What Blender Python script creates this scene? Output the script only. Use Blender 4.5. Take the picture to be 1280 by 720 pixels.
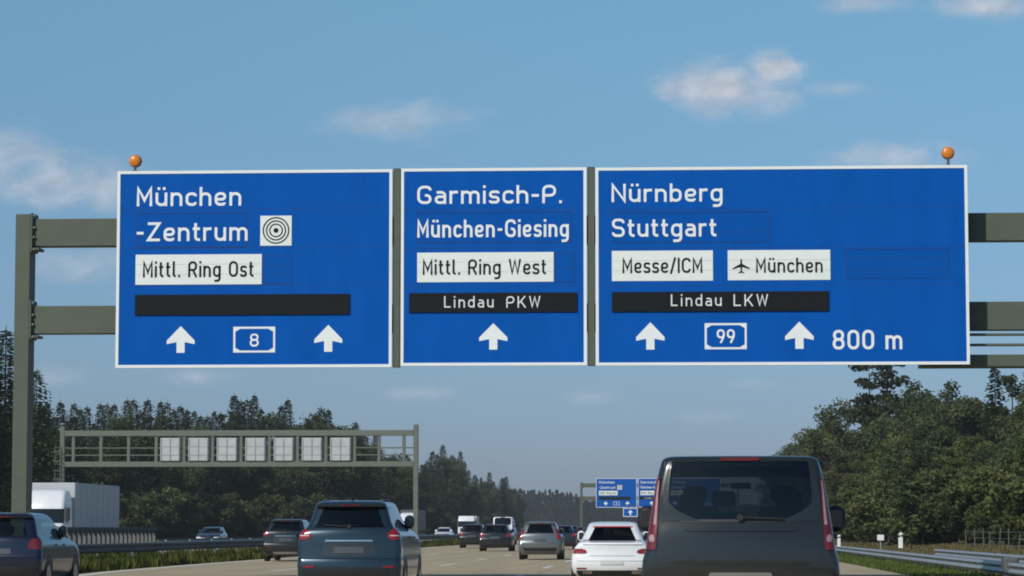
import bpy, bmesh, math, random
from mathutils import Vector, Matrix, noise as mnoise

S = bpy.context.scene
for o in list(bpy.data.objects):
    bpy.data.objects.remove(o)
COL = S.collection
R = math.radians
rnd = random.Random(7)

# ------------------------------------------------------------------ camera
HAZE = 0.00016
F = 3500.0                      # focal length in pixels of a 1280 px wide frame
VX, VY = 842.0, 662.0           # where the road vanishes
CAMH = 1.25
PITCH = math.atan((VY - 360) / F)
YAW = math.atan((VX - 640) / F * math.cos(PITCH))
cd = bpy.data.cameras.new('camera')
cam = bpy.data.objects.new('camera', cd)
COL.objects.link(cam)
cam.location = (0, 0, CAMH)
cam.rotation_euler = (R(90) + PITCH, 0, YAW)
cd.sensor_width = 36
cd.lens = 36 * F / 1280
cd.clip_start = 0.5
cd.clip_end = 9000
S.camera = cam
RIGHT = Vector((math.cos(YAW), math.sin(YAW), 0))
FWD = Vector((-math.sin(YAW) * math.cos(PITCH), math.cos(YAW) * math.cos(PITCH), math.sin(PITCH)))
UP = RIGHT.cross(FWD)


def direction(px, py):
    return FWD * F + RIGHT * (px - 640) + UP * (360 - py)


def at(px, py, Y):
    """the point of the plane y = Y that the photograph shows at a pixel -> (x, z)"""
    d = direction(px, py)
    t = Y / d.y
    return d.x * t, CAMH + d.z * t


# ------------------------------------------------------------------ world and sun
SUN_AZ_X, SUN_AZ_Y = -0.60, -0.80      # towards the sun: left and behind the camera
SUN_EL = R(36.5)
w = bpy.data.worlds.new("World")
S.world = w
w.use_nodes = True
nt = w.node_tree
nt.nodes.clear()
N = nt.nodes.new
L = nt.links.new
out = N('ShaderNodeOutputWorld')
bg = N('ShaderNodeBackground')
bg.inputs['Strength'].default_value = 0.085
L(bg.outputs[0], out.inputs[0])
sky = N('ShaderNodeTexSky')
sky.sky_type = 'NISHITA'
sky.sun_disc = False
sky.sun_elevation = SUN_EL
sky.sun_rotation = math.atan2(SUN_AZ_X, SUN_AZ_Y)
sky.altitude = 500
sky.air_density = 1.0
sky.dust_density = 0.6
sky.ozone_density = 2.5
tint = N('ShaderNodeMix'); tint.data_type = 'RGBA'; tint.blend_type = 'MULTIPLY'
tint.inputs['Factor'].default_value = 1
L(sky.outputs[0], tint.inputs['A'])
# cooler and deeper overhead, greyer towards the horizon
tc0 = N('ShaderNodeTexCoord'); sp0 = N('ShaderNodeSeparateXYZ'); L(tc0.outputs['Generated'], sp0.inputs[0])
gr = N('ShaderNodeMapRange'); gr.inputs['From Min'].default_value = 0.02; gr.inputs['From Max'].default_value = 0.19
L(sp0.outputs['Z'], gr.inputs['Value'])
tm = N('ShaderNodeMix'); tm.data_type = 'RGBA'
tm.inputs['A'].default_value = (0.455, 0.55, 0.85, 1); tm.inputs['B'].default_value = (0.79, 1.07, 1.09, 1)
L(gr.outputs[0], tm.inputs['Factor']); L(tm.outputs['Result'], tint.inputs['B'])
# clouds: by direction, on the tangent plane of the road's axis
tc = N('ShaderNodeTexCoord')
sep = N('ShaderNodeSeparateXYZ'); L(tc.outputs['Generated'], sep.inputs[0])


def M(op, a, b=None, c=None, clamp=False):
    n = N('ShaderNodeMath'); n.operation = op; n.use_clamp = clamp
    for i, v in enumerate((a, b, c)):
        if v is None:
            continue
        if isinstance(v, (int, float)):
            n.inputs[i].default_value = v
        else:
            L(v, n.inputs[i])
    return n.outputs[0]


ysafe = M('MAXIMUM', sep.outputs['Y'], 0.05)
cu = M('DIVIDE', sep.outputs['X'], ysafe)
cv = M('DIVIDE', sep.outputs['Z'], ysafe)
comb = N('ShaderNodeCombineXYZ'); L(cu, comb.inputs[0]); L(M('MULTIPLY', cv, 1.7), comb.inputs[1])
ns1 = N('ShaderNodeTexNoise'); ns1.inputs['Scale'].default_value = 58; ns1.inputs['Detail'].default_value = 7
ns1.inputs['Roughness'].default_value = 0.58; ns1.inputs['Distortion'].default_value = 0.5
L(comb.outputs[0], ns1.inputs['Vector'])
nz = M('SUBTRACT', ns1.outputs['Fac'], 0.5)
CLOUDS = [  # centre px, radii px, density
    (912, 112, 105, 50, 1.3), (965, 86, 58, 30, 1.3), (865, 106, 62, 40, 1.0), (930, 125, 90, 30, 1.1), (1045, 112, 60, 16, 0.5),
    (505, 150, 130, 34, 0.62), (450, 150, 60, 26, 0.4),
    (70, 225, 130, 50, 1.0), (10, 200, 80, 60, 0.75), (130, 235, 90, 40, 0.8), (95, 328, 95, 32, 0.7),
    (1120, 196, 110, 28, 0.85), (1075, 3, 80, 18, 0.9), (1245, 6, 90, 26, 1.1),
    (250, 470, 60, 16, 0.55), (525, 491, 60, 14, 0.5), (740, 496, 50, 13, 0.42), (885, 522, 50, 12, 0.4),
    (60, 470, 70, 20, 0.4), (940, 480, 40, 12, 0.3),
]
fac = None
for (x, y, rx, ry, dn) in CLOUDS:
    d = direction(x, y)
    u0, v0 = d.x / d.y, d.z / d.y
    du = M('DIVIDE', M('SUBTRACT', cu, u0), 1.1 * rx / F)
    dv = M('DIVIDE', M('SUBTRACT', cv, v0), 1.1 * ry / F)
    dist = M('SQRT', M('ADD', M('MULTIPLY', du, du), M('MULTIPLY', dv, dv)))
    body = M('MULTIPLY', M('SUBTRACT', 1.0, dist), 1.0)
    val = M('ADD', body, M('MULTIPLY', nz, 1.5))
    mr = N('ShaderNodeMapRange'); mr.interpolation_type = 'SMOOTHSTEP'
    mr.inputs['From Min'].default_value = 0.02; mr.inputs['From Max'].default_value = 1.1
    mr.inputs['To Max'].default_value = dn * 0.78
    L(val, mr.inputs['Value'])
    edge = N('ShaderNodeMapRange'); edge.interpolation_type = 'SMOOTHSTEP'
    edge.inputs['From Min'].default_value = 1.15; edge.inputs['From Max'].default_value = 0.55
    L(dist, edge.inputs['Value'])
    v = M('MULTIPLY', mr.outputs[0], edge.outputs[0])
    fac = v if fac is None else M('MAXIMUM', fac, v)
ahead = N('ShaderNodeMapRange'); ahead.inputs['From Min'].default_value = 0.3; ahead.inputs['From Max'].default_value = 0.5
L(sep.outputs['Y'], ahead.inputs['Value'])
fac = M('MULTIPLY', fac, ahead.outputs[0], clamp=True)
cmix = N('ShaderNodeMix'); cmix.data_type = 'RGBA'
L(fac, cmix.inputs['Factor']); L(tint.outputs['Result'], cmix.inputs['A'])
ns2 = N('ShaderNodeTexNoise'); ns2.inputs['Scale'].default_value = 95; ns2.inputs['Detail'].default_value = 5
L(comb.outputs[0], ns2.inputs['Vector'])
cm2 = N('ShaderNodeMapRange'); cm2.inputs['From Min'].default_value = .35; cm2.inputs['From Max'].default_value = .65
L(ns2.outputs['Fac'], cm2.inputs['Value'])
ccol = N('ShaderNodeMix'); ccol.data_type = 'RGBA'
ccol.inputs['A'].default_value = (5.1, 5.6, 6.7, 1); ccol.inputs['B'].default_value = (6.9, 7.3, 8.0, 1)
L(cm2.outputs[0], ccol.inputs['Factor']); L(ccol.outputs['Result'], cmix.inputs['B'])
L(cmix.outputs['Result'], bg.inputs['Color'])

sd = bpy.data.lights.new('sun', 'SUN')
sd.energy = 3.5
sd.angle = R(0.5)
sd.color = (1, 0.95, 0.87)
sun = bpy.data.objects.new('sun', sd)
COL.objects.link(sun)
_h = math.hypot(SUN_AZ_X, SUN_AZ_Y)
SUNDIR = Vector((SUN_AZ_X / _h * math.cos(SUN_EL), SUN_AZ_Y / _h * math.cos(SUN_EL), math.sin(SUN_EL)))
sun.rotation_euler = SUNDIR.to_track_quat('Z', 'Y').to_euler()
sun.location = (-60, -40, 80)

S.view_settings.view_transform = 'Standard'
S.view_settings.look = 'None'
S.view_settings.exposure = 0.0
S.view_settings.gamma = 1
S.render.engine = 'CYCLES'
S.cycles.filter_width = 1.9
S.cycles.max_bounces = 8
S.cycles.transparent_max_bounces = 16


# ------------------------------------------------------------------ materials
def mat(name, col, rough=0.6, metal=0.0, coat=0.0, vary=0.0, scale=3.0, bump=0.0, spec=0.5, emit=None, coords='Object', stretch=(1, 1, 1)):
    m = bpy.data.materials.new(name); m.use_nodes = True
    t = m.node_tree
    b = t.nodes['Principled BSDF']
    b.inputs['Base Color'].default_value = (*col, 1)
    b.inputs['Roughness'].default_value = rough
    b.inputs['Metallic'].default_value = metal
    b.inputs['Coat Weight'].default_value = coat
    b.inputs['Coat Roughness'].default_value = 0.06
    b.inputs['Specular IOR Level'].default_value = spec
    if emit:
        b.inputs['Emission Color'].default_value = (*emit[0], 1)
        b.inputs['Emission Strength'].default_value = emit[1]
    if vary or bump:
        tcn = t.nodes.new('ShaderNodeTexCoord')
        mp = t.nodes.new('ShaderNodeMapping'); mp.inputs['Scale'].default_value = stretch
        t.links.new(tcn.outputs[coords], mp.inputs[0])
        n = t.nodes.new('ShaderNodeTexNoise'); n.inputs['Scale'].default_value = scale; n.inputs['Detail'].default_value = 6
        n.inputs['Roughness'].default_value = 0.65
        t.links.new(mp.outputs[0], n.inputs['Vector'])
        if vary:
            rp = t.nodes.new('ShaderNodeMapRange')
            rp.inputs['From Min'].default_value = 0.25; rp.inputs['From Max'].default_value = 0.75
            rp.inputs['To Min'].default_value = 1 - vary; rp.inputs['To Max'].default_value = 1 + vary
            t.links.new(n.outputs['Fac'], rp.inputs['Value'])
            hs = t.nodes.new('ShaderNodeHueSaturation'); hs.inputs['Color'].default_value = (*col, 1)
            t.links.new(rp.outputs[0], hs.inputs['Value'])
            t.links.new(hs.outputs[0], b.inputs['Base Color'])
        if bump:
            bm = t.nodes.new('ShaderNodeBump'); bm.inputs['Strength'].default_value = bump
            t.links.new(n.outputs['Fac'], bm.inputs['Height']); t.links.new(bm.outputs[0], b.inputs['Normal'])
    return m


def glass_mat(name, tintcol, rough=0.03, refl=1.0):
    """thin tinted car glass: transmits tinted light, reflects by Fresnel"""
    m = bpy.data.materials.new(name); m.use_nodes = True
    t = m.node_tree; t.nodes.clear()
    o = t.nodes.new('ShaderNodeOutputMaterial')
    tr = t.nodes.new('ShaderNodeBsdfTransparent'); tr.inputs[0].default_value = (*tintcol, 1)
    gl = t.nodes.new('ShaderNodeBsdfGlossy'); gl.inputs['Roughness'].default_value = rough
    gl.inputs['Color'].default_value = (refl, refl, refl, 1)
    fr = t.nodes.new('ShaderNodeFresnel')
    ge = t.nodes.new('ShaderNodeNewGeometry'); io = t.nodes.new('ShaderNodeMapRange')     # a thin pane reflects alike from both sides
    io.inputs['To Min'].default_value = 1.5; io.inputs['To Max'].default_value = 1 / 1.5
    t.links.new(ge.outputs['Backfacing'], io.inputs['Value']); t.links.new(io.outputs[0], fr.inputs['IOR'])
    mx = t.nodes.new('ShaderNodeMixShader')
    t.links.new(fr.outputs[0], mx.inputs[0]); t.links.new(tr.outputs[0], mx.inputs[1]); t.links.new(gl.outputs[0], mx.inputs[2])
    t.links.new(mx.outputs[0], o.inputs[0])
    return m


def leaf_mat(name, c0, c1, trans=0.25):
    m = bpy.data.materials.new(name); m.use_nodes = True
    t = m.node_tree; t.nodes.clear()
    o = t.nodes.new('ShaderNodeOutputMaterial')
    at_ = t.nodes.new('ShaderNodeAttribute'); at_.attribute_name = 'tone'
    oi = t.nodes.new('ShaderNodeObjectInfo')
    mx = t.nodes.new('ShaderNodeMix'); mx.data_type = 'RGBA'
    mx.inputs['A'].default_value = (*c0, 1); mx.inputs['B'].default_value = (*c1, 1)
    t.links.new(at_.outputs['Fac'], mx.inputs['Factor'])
    hs = t.nodes.new('ShaderNodeHueSaturation')
    mr = t.nodes.new('ShaderNodeMapRange'); mr.inputs['To Min'].default_value = 0.75; mr.inputs['To Max'].default_value = 1.3
    t.links.new(oi.outputs['Random'], mr.inputs['Value']); t.links.new(mr.outputs[0], hs.inputs['Value'])
    mh = t.nodes.new('ShaderNodeMapRange'); mh.inputs['To Min'].default_value = 0.475; mh.inputs['To Max'].default_value = 0.515
    t.links.new(oi.outputs['Random'], mh.inputs['Value']); t.links.new(mh.outputs[0], hs.inputs['Hue'])
    t.links.new(mx.outputs['Result'], hs.inputs['Color'])
    df = t.nodes.new('ShaderNodeBsdfDiffuse'); tl = t.nodes.new('ShaderNodeBsdfTranslucent')
    t.links.new(hs.outputs[0], df.inputs[0]); t.links.new(hs.outputs[0], tl.inputs[0])
    ms = t.nodes.new('ShaderNodeMixShader'); ms.inputs[0].default_value = trans
    t.links.new(df.outputs[0], ms.inputs[1]); t.links.new(tl.outputs[0], ms.inputs[2])
    t.links.new(ms.outputs[0], o.inputs[0])
    return m


MT = dict(
    blue=mat('sign_blue', (0.001, 0.086, 0.39), 0.6, spec=0.05, vary=0.10, scale=2.2, stretch=(1, 1, .18)),
    blue_plate=mat('sign_blue_plate', (0.001, 0.081, 0.37), 0.6, spec=0.05, vary=0.05, scale=1.5),
    seam=mat('sign_seam', (0.004, 0.030, 0.13), 0.6, vary=0.1),
    plate_seam=mat('white_plate_seam', (0.42, 0.44, 0.44), 0.6, vary=0.1),
    white=mat('sign_white', (0.77, 0.80, 0.79), 0.45, vary=0.05, scale=2),
    whitep=mat('sign_white_plate', (0.75, 0.79, 0.75), 0.45, vary=0.05, scale=2),
    black=mat('sign_black', (0.010, 0.010, 0.011), 0.6, spec=0.15, vary=0.2),
    display=mat('display_black', (0.010, 0.012, 0.014), 0.6, spec=0.12, vary=0.2, scale=6),
    led=mat('led_white', (0.5, 0.5, 0.5), 0.4, emit=((1, 1, 1), 0.22), vary=0.1),
    alu=mat('sign_back_aluminium', (0.33, 0.35, 0.36), 0.5, 0.6, vary=0.1),
    gantry=mat('gantry_green_grey', (0.093, 0.108, 0.080), 0.6, spec=0.3, vary=0.10, scale=2.5, bump=0.03),
    gantry_far=mat('gantry_pale_green', (0.125, 0.142, 0.110), 0.55, vary=0.10, scale=2.5),
    vms=mat('panel_back_white', (0.44, 0.46, 0.45), 0.6, vary=0.12, scale=2),
    amber=mat('amber_lens', (0.66, 0.20, 0.015), 0.35, coat=0.1, vary=0.15, scale=20),
    steel=mat('galvanised_steel', (0.36, 0.37, 0.38), 0.45, 0.55, vary=0.18, scale=2),
    steel_dk=mat('weathered_steel', (0.10, 0.105, 0.105), 0.65, 0.2, vary=0.25, scale=2),
    upright=mat('parapet_concrete', (.14, .14, .135), .8, vary=.25),
    darkrail=mat('weathered_dark_steel', (0.085, 0.085, 0.08), 0.7, 0.1, vary=0.25, scale=2),
    recess=mat('shaded_recess', (.017, .029, .041), .4, vary=.1),
    tyre=mat('tyre_rubber', (0.012, 0.012, 0.012), 0.85, vary=0.2, scale=8),
    rim=mat('alloy_rim', (0.36, 0.37, 0.38), 0.35, 0.8, vary=0.1, scale=8),
    plastic=mat('black_plastic', (0.014, 0.015, 0.016), 0.55, vary=0.2, scale=6),
    lining=mat('dark_interior', (0.010, 0.010, 0.011), 0.8, vary=0.2, scale=5),
    seat=mat('seat_fabric', (0.018, 0.018, 0.02), 0.9, vary=0.2, scale=8),
    redlamp=mat('red_lens', (0.24, 0.008, 0.010), 0.2, coat=0.4, vary=0.2, scale=14),
    vanlamp=mat('dark_red_lens', (.13, .010, .014), .2, coat=.4, vary=.3, scale=9),
    pinklamp=mat('pink_clear_lens', (.34, .24, .25), .2, coat=.4, vary=.3, scale=12),
    dullred=mat('dull_red_lens', (.10, .012, .012), .4, vary=.2),
    redlit=mat('red_brake_strip', (0.42, 0.012, 0.025), 0.25, vary=0.1),
    clearlamp=mat('clear_lens', (0.62, 0.60, 0.60), 0.15, coat=0.6, vary=0.2, scale=15),
    plate=mat('number_plate_white', (0.55, 0.56, 0.56), 0.5, vary=0.1, scale=10),
    mirror=mat('mirror_glass', (.05, .055, .06), .08, 0.6, vary=.05),
    plate_dull=mat('dull_plate', (.055, .066, .076), .5, vary=.1, scale=10),
    chrome=mat('chrome_trim', (0.55, 0.56, 0.57), 0.18, 1.0, vary=0.05),
    bark=mat('bark', (0.07, 0.055, 0.042), 0.9, vary=0.3, scale=5, bump=0.3),
    delin=mat('marker_post_white', (0.75, 0.75, 0.74), 0.6, vary=0.06),
    wood=mat('fence_post_wood', (0.11, 0.10, 0.085), 0.85, vary=0.3, scale=4),
    glass_dk=glass_mat('privacy_glass', (0.045, 0.05, 0.052)),
    glass_vd=glass_mat('dark_rear_glass', (0.012, 0.014, 0.015), .10, .30),
    glass_md=glass_mat('tinted_glass', (0.30, 0.34, 0.33)),
    glass_cl=glass_mat('clear_car_glass', (0.72, 0.78, 0.75)),
    paintline=mat('road_paint_white', (0.66, 0.65, 0.62), 0.7, vary=0.14, scale=2.2),
)


def paint(name, col, metal=0.35, rough=0.32):
    return mat(name, col, rough, metal, coat=0.7, vary=0.05, scale=1.5)


# ------------------------------------------------------------------ mesh helpers
class MB:
    def __init__(s):
        s.v = []; s.f = []; s.t = []

    def add(s, vs, fs, tone=0.0):
        b = len(s.v)
        s.v += [tuple(p) for p in vs]
        s.f += [tuple(b + i for i in f) for f in fs]
        s.t += [tone] * len(fs)

    def box(s, x0, x1, y0, y1, z0, z1):
        s.add([(x0, y0, z0), (x1, y0, z0), (x1, y1, z0), (x0, y1, z0), (x0, y0, z1), (x1, y0, z1), (x1, y1, z1), (x0, y1, z1)],
              [(0, 3, 2, 1), (4, 5, 6, 7), (0, 1, 5, 4), (1, 2, 6, 5), (2, 3, 7, 6), (3, 0, 4, 7)])

    def bbox(s, x0, x1, y0, y1, z0, z1, b=0.01):
        """box with chamfered edges along all three axes"""
        def ring(z, i):
            return [(x0 + i, y0 + b, z), (x0 + b, y0 + i, z), (x1 - b, y0 + i, z), (x1 - i, y0 + b, z),
                    (x1 - i, y1 - b, z), (x1 - b, y1 - i, z), (x0 + b, y1 - i, z), (x0 + i, y1 - b, z)]
        rs = [ring(z0, b * .6), ring(z0 + b, 0), ring(z1 - b, 0), ring(z1, b * .6)]
        vs = [p for r in rs for p in r]
        fs = [tuple(range(7, -1, -1)), tuple(range(24, 32))]
        for k in range(3):
            for i in range(8):
                j = (i + 1) % 8
                fs.append((k * 8 + i, k * 8 + j, k * 8 + 8 + j, k * 8 + 8 + i))
        s.add(vs, fs)

    def tube(s, p0, p1, r0, r1=None, n=8, caps=True):
        r1 = r0 if r1 is None else r1
        p0 = Vector(p0); p1 = Vector(p1)
        a = (p1 - p0).normalized()
        u = a.orthogonal().normalized(); v = a.cross(u)
        vs = []
        for p, r in ((p0, r0), (p1, r1)):
            for i in range(n):
                t = 2 * math.pi * i / n
                vs.append(p + u * (r * math.cos(t)) + v * (r * math.sin(t)))
        fs = [(i, (i + 1) % n, n + (i + 1) % n, n + i) for i in range(n)]
        if caps:
            fs += [tuple(range(n - 1, -1, -1)), tuple(range(n, 2 * n))]
        s.add(vs, fs)

    def lathe(s, prof, c, axis='Z', n=20):
        """prof: (r, h) pairs along an axis through c"""
        vs = []
        for r, h in prof:
            for i in range(n):
                t = 2 * math.pi * i / n
                a, b = r * math.cos(t), r * math.sin(t)
                if axis == 'Z': vs.append((c[0] + a, c[1] + b, c[2] + h))
                elif axis == 'X': vs.append((c[0] + h, c[1] + a, c[2] + b))
                else: vs.append((c[0] + a, c[1] + h, c[2] + b))
        fs = []
        for k in range(len(prof) - 1):
            for i in range(n):
                j = (i + 1) % n
                fs.append((k * n + i, k * n + j, k * n + n + j, k * n + n + i))
        fs += [tuple(range(n - 1, -1, -1)), tuple(range((len(prof) - 1) * n, len(prof) * n))]
        s.add(vs, fs)

    def extrude_y(s, prof, y0, y1, closed=True):
        n = len(prof)
        vs = [(x, y0, z) for x, z in prof] + [(x, y1, z) for x, z in prof]
        fs = [(i, (i + 1) % n, n + (i + 1) % n, n + i) for i in range(n if closed else n - 1)]
        if closed:
            fs += [tuple(range(n - 1, -1, -1)), tuple(range(n, 2 * n))]
        s.add(vs, fs)

    def plate_xz(s, poly, yf, yb):
        """polygon in x,z facing -y at yf, thickness back to yb"""
        n = len(poly)
        vs = [(x, yf, z) for x, z in poly] + [(x, yb, z) for x, z in poly]
        fs = [tuple(range(n)), tuple(range(2 * n - 1, n - 1, -1))] + [(i, n + i, n + (i + 1) % n, (i + 1) % n) for i in range(n)]
        s.add(vs, fs)

    def build(s, name, m, parent=None, smooth=None, tone=False, fix=True):
        me = bpy.data.meshes.new(name)
        me.from_pydata(s.v, [], s.f)
        me.materials.append(m)
        if tone:
            a = me.attributes.new('tone', 'FLOAT', 'FACE')
            a.data.foreach_set('value', s.t)
        elif fix:
            bm = bmesh.new(); bm.from_mesh(me)
            bmesh.ops.recalc_face_normals(bm, faces=bm.faces)
            if smooth is not None:
                for f in bm.faces: f.smooth = True
                for e in bm.edges:
                    if len(e.link_faces) == 2:
                        if e.calc_face_angle(0) > R(smooth): e.smooth = False
            bm.to_mesh(me); bm.free()
        o = bpy.data.objects.new(name, me)
        COL.objects.link(o)
        if parent: o.parent = parent
        return o


def tag(o, label=None, cat=None, group=None, kind=None):
    if label: o['label'] = label
    if cat: o['category'] = cat
    if group: o['group'] = group
    if kind: o['kind'] = kind
    return o


def empty(name, loc=(0, 0, 0), rz=0, label=None, cat=None, group=None):
    o = bpy.data.objects.new(name, None)
    o.empty_display_size = 0.3
    COL.objects.link(o)
    o.location = loc; o.rotation_euler = (0, 0, rz)
    return tag(o, label, cat, group)


def copy_tree(o, parent=None):
    c = o.copy(); COL.objects.link(c)
    c.parent = parent
    for ch in o.children:
        copy_tree(ch, c)
    return c


# ------------------------------------------------------------------ road lettering (drawn strokes, seven units to the capital)
def rp(pts, r=0.0, closed=False):
    return (pts, r, closed)


GL = {
    'M': (5.4, [rp([(.5, 0), (.5, 6.55), (2.7, 2.2), (4.9, 6.55), (4.9, 0)])]),
    'N': (5.1, [rp([(.5, 0), (.5, 6.5), (4.6, .5), (4.6, 7)])]),
    'G': (5.0, [rp([(4.5, 5.2), (4.5, 6.5), (.5, 6.5), (.5, .5), (4.5, .5), (4.5, 3.3), (2.7, 3.3)], 1.9)]),
    'Z': (4.8, [rp([(.3, 6.5), (4.3, 6.5), (.5, .5), (4.6, .5)])]),
    'R': (4.9, [rp([(.5, 0), (.5, 6.5), (4.3, 6.5), (4.3, 3.2), (.5, 3.2)], 1.5), rp([(2.6, 3.2), (4.5, 0)])]),
    'P': (4.7, [rp([(.5, 0), (.5, 6.5), (4.3, 6.5), (4.3, 3.0), (.5, 3.0)], 1.6)]),
    'O': (5.0, [rp([(.5, .5), (4.5, .5), (4.5, 6.5), (.5, 6.5)], 1.9, True)]),
    'C': (4.8, [rp([(4.4, 5.1), (4.4, 6.5), (.5, 6.5), (.5, .5), (4.4, .5), (4.4, 1.9)], 1.9)]),
    'S': (4.8, [rp([(4.3, 5.3), (4.3, 6.5), (.5, 6.5), (.5, 3.75), (4.35, 3.3), (4.35, .5), (.45, .5), (.45, 1.7)], 1.5)]),
    'W': (6.6, [rp([(.4, 7), (1.8, .6), (3.3, 6.3), (4.8, .6), (6.2, 7)])]),
    'I': (1.0, [rp([(.5, 0), (.5, 7)])]),
    'L': (4.2, [rp([(.5, 7), (.5, .5), (4.1, .5)])]),
    'K': (4.9, [rp([(.5, 0), (.5, 7)]), rp([(4.4, 7), (.9, 2.7)]), rp([(1.9, 4.0), (4.6, 0)])]),
    'n': (4.1, [rp([(.5, 0), (.5, 5)]), rp([(.5, 2.5), (.5, 4.5), (3.6, 4.5), (3.6, 0)], 1.6)]),
    'm': (6.5, [rp([(.5, 0), (.5, 5)]), rp([(.5, 2.8), (.5, 4.5), (3.25, 4.5), (3.25, 0)], 1.4), rp([(3.25, 2.8), (3.25, 4.5), (6, 4.5), (6, 0)], 1.4)]),
    'u': (4.1, [rp([(3.6, 5), (3.6, 0)]), rp([(.5, 5), (.5, .5), (3.6, .5), (3.6, 2.5)], 1.6)]),
    'c': (3.7, [rp([(3.4, 3.6), (3.4, 4.5), (.5, 4.5), (.5, .5), (3.4, .5), (3.4, 1.4)], 1.5)]),
    'h': (4.1, [rp([(.5, 0), (.5, 7)]), rp([(.5, 2.5), (.5, 4.5), (3.6, 4.5), (3.6, 0)], 1.6)]),
    'b': (4.2, [rp([(.5, 0), (.5, 7)]), rp([(.5, 2.5), (.5, 4.5), (3.7, 4.5), (3.7, .5), (.5, .5), (.5, 2.4)], 1.55)]),
    'd': (4.2, [rp([(3.7, 0), (3.7, 7)]), rp([(3.7, 2.5), (3.7, 4.5), (.5, 4.5), (.5, .5), (3.7, .5), (3.7, 2.4)], 1.55)]),
    'g': (4.2, [rp([(3.7, 5), (3.7, -1.6), (.8, -1.6)], 1.4), rp([(3.7, 2.5), (3.7, 4.5), (.5, 4.5), (.5, .5), (3.7, .5), (3.7, 2.4)], 1.55)]),
    'a': (4.0, [rp([(.7, 4.4), (3.5, 4.5), (3.5, 0)], 1.4), rp([(3.5, 2.75), (.5, 2.75), (.5, .5), (3.5, .5), (3.5, 1.6)], 1.1)]),
    'e': (4.0, [rp([(.5, 2.4), (3.5, 2.4), (3.5, 4.5), (.5, 4.5), (.5, .5), (3.4, .5), (3.4, 1.2)], 1.45)]),
    'r': (2.9, [rp([(.5, 0), (.5, 5)]), rp([(.5, 2.5), (.5, 4.5), (2.9, 4.5)], 1.4)]),
    't': (2.6, [rp([(1.0, 6.6), (1.0, .5), (2.6, .5)], 1.1), rp([(0, 4.5), (2.5, 4.5)])]),
    'l': (1.9, [rp([(.5, 7), (.5, .5), (1.8, .5)], .9)]),
    'i': (1.0, [rp([(.5, 0), (.5, 5)]), rp([(.5, 6.0), (.5, 7.0)])]),
    's': (3.6, [rp([(3.2, 3.9), (3.2, 4.5), (.5, 4.5), (.5, 2.6), (3.2, 2.35), (3.2, .5), (.4, .5), (.4, 1.2)], 1.0)]),
    '.': (1.0, [rp([(.5, 0), (.5, 1.05)])]),
    '-': (2.6, [rp([(.1, 3.0), (2.5, 3.0)])]),
    '/': (3.0, [rp([(.2, -.4), (2.8, 7.2)])]),
    '8': (4.6, [rp([(.65, 3.6), (3.95, 3.6), (3.95, 6.5), (.65, 6.5)], 1.4, True), rp([(.5, .5), (4.1, .5), (4.1, 3.6), (.5, 3.6)], 1.5, True)]),
    '9': (4.6, [rp([(.5, 2.9), (4.1, 2.9), (4.1, 6.5), (.5, 6.5)], 1.6, True), rp([(4.1, 4.7), (4.1, 3.4), (2.2, 0)], .8)]),
    '0': (4.6, [rp([(.5, .5), (4.1, .5), (4.1, 6.5), (.5, 6.5)], 1.7, True)]),
}
GL['ü'] = (4.1, GL['u'][1] + [rp([(1.15, 6.0), (1.15, 7.0)]), rp([(2.95, 6.0), (2.95, 7.0)])])


def rounded(pts, r, closed):
    n = len(pts); o = []
    for i, p in enumerate(pts):
        if r <= 0 or (not closed and i in (0, n - 1)):
            o.append(Vector(p)); continue
        p = Vector(p); a = Vector(pts[i - 1]) - p; b = Vector(pts[(i + 1) % n]) - p
        la, lb = a.length, b.length
        ka = .5 if closed or i - 1 > 0 else 1.0
        kb = .5 if closed or i + 1 < n - 1 else 1.0
        d = min(r, la * ka * .98, lb * kb * .98)
        a.normalize(); b.normalize()
        A, B = p + a * d, p + b * d
        for k in range(7):
            t = k / 6
            q = (1 - t)
            # close to a circular arc
            w_ = 0.78
            num = A * (q * q) + p * (2 * q * t * w_) + B * (t * t)
            o.append(num / (q * q + 2 * q * t * w_ + t * t))
    return o


def ribbon(mb, pts, closed, hw, y):
    n = len(pts)
    lv, rv = [], []
    for i in range(n):
        if closed:
            d0 = (pts[i] - pts[i - 1]); d1 = (pts[(i + 1) % n] - pts[i])
        else:
            d0 = pts[i] - pts[i - 1] if i else pts[1] - pts[0]
            d1 = pts[i + 1] - pts[i] if i < n - 1 else d0
        if d0.length < 1e-7: d0 = d1
        if d1.length < 1e-7: d1 = d0
        d0 = d0.normalized(); d1 = d1.normalized()
        n0 = Vector((-d0.y, d0.x)); n1 = Vector((-d1.y, d1.x))
        m = n0 + n1
        if m.length < 1e-5: m = n0
        m.normalize()
        k = hw / max(0.42, m.dot(n0))
        lv.append(pts[i] + m * k); rv.append(pts[i] - m * k)
    vs = [(p.x, y, p.y) for p in lv] + [(p.x, y, p.y) for p in rv]
    fs = []
    for i in range(n if closed else n - 1):
        j = (i + 1) % n
        fs.append((i, n + i, n + j, j))
    mb.add(vs, fs)


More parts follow.
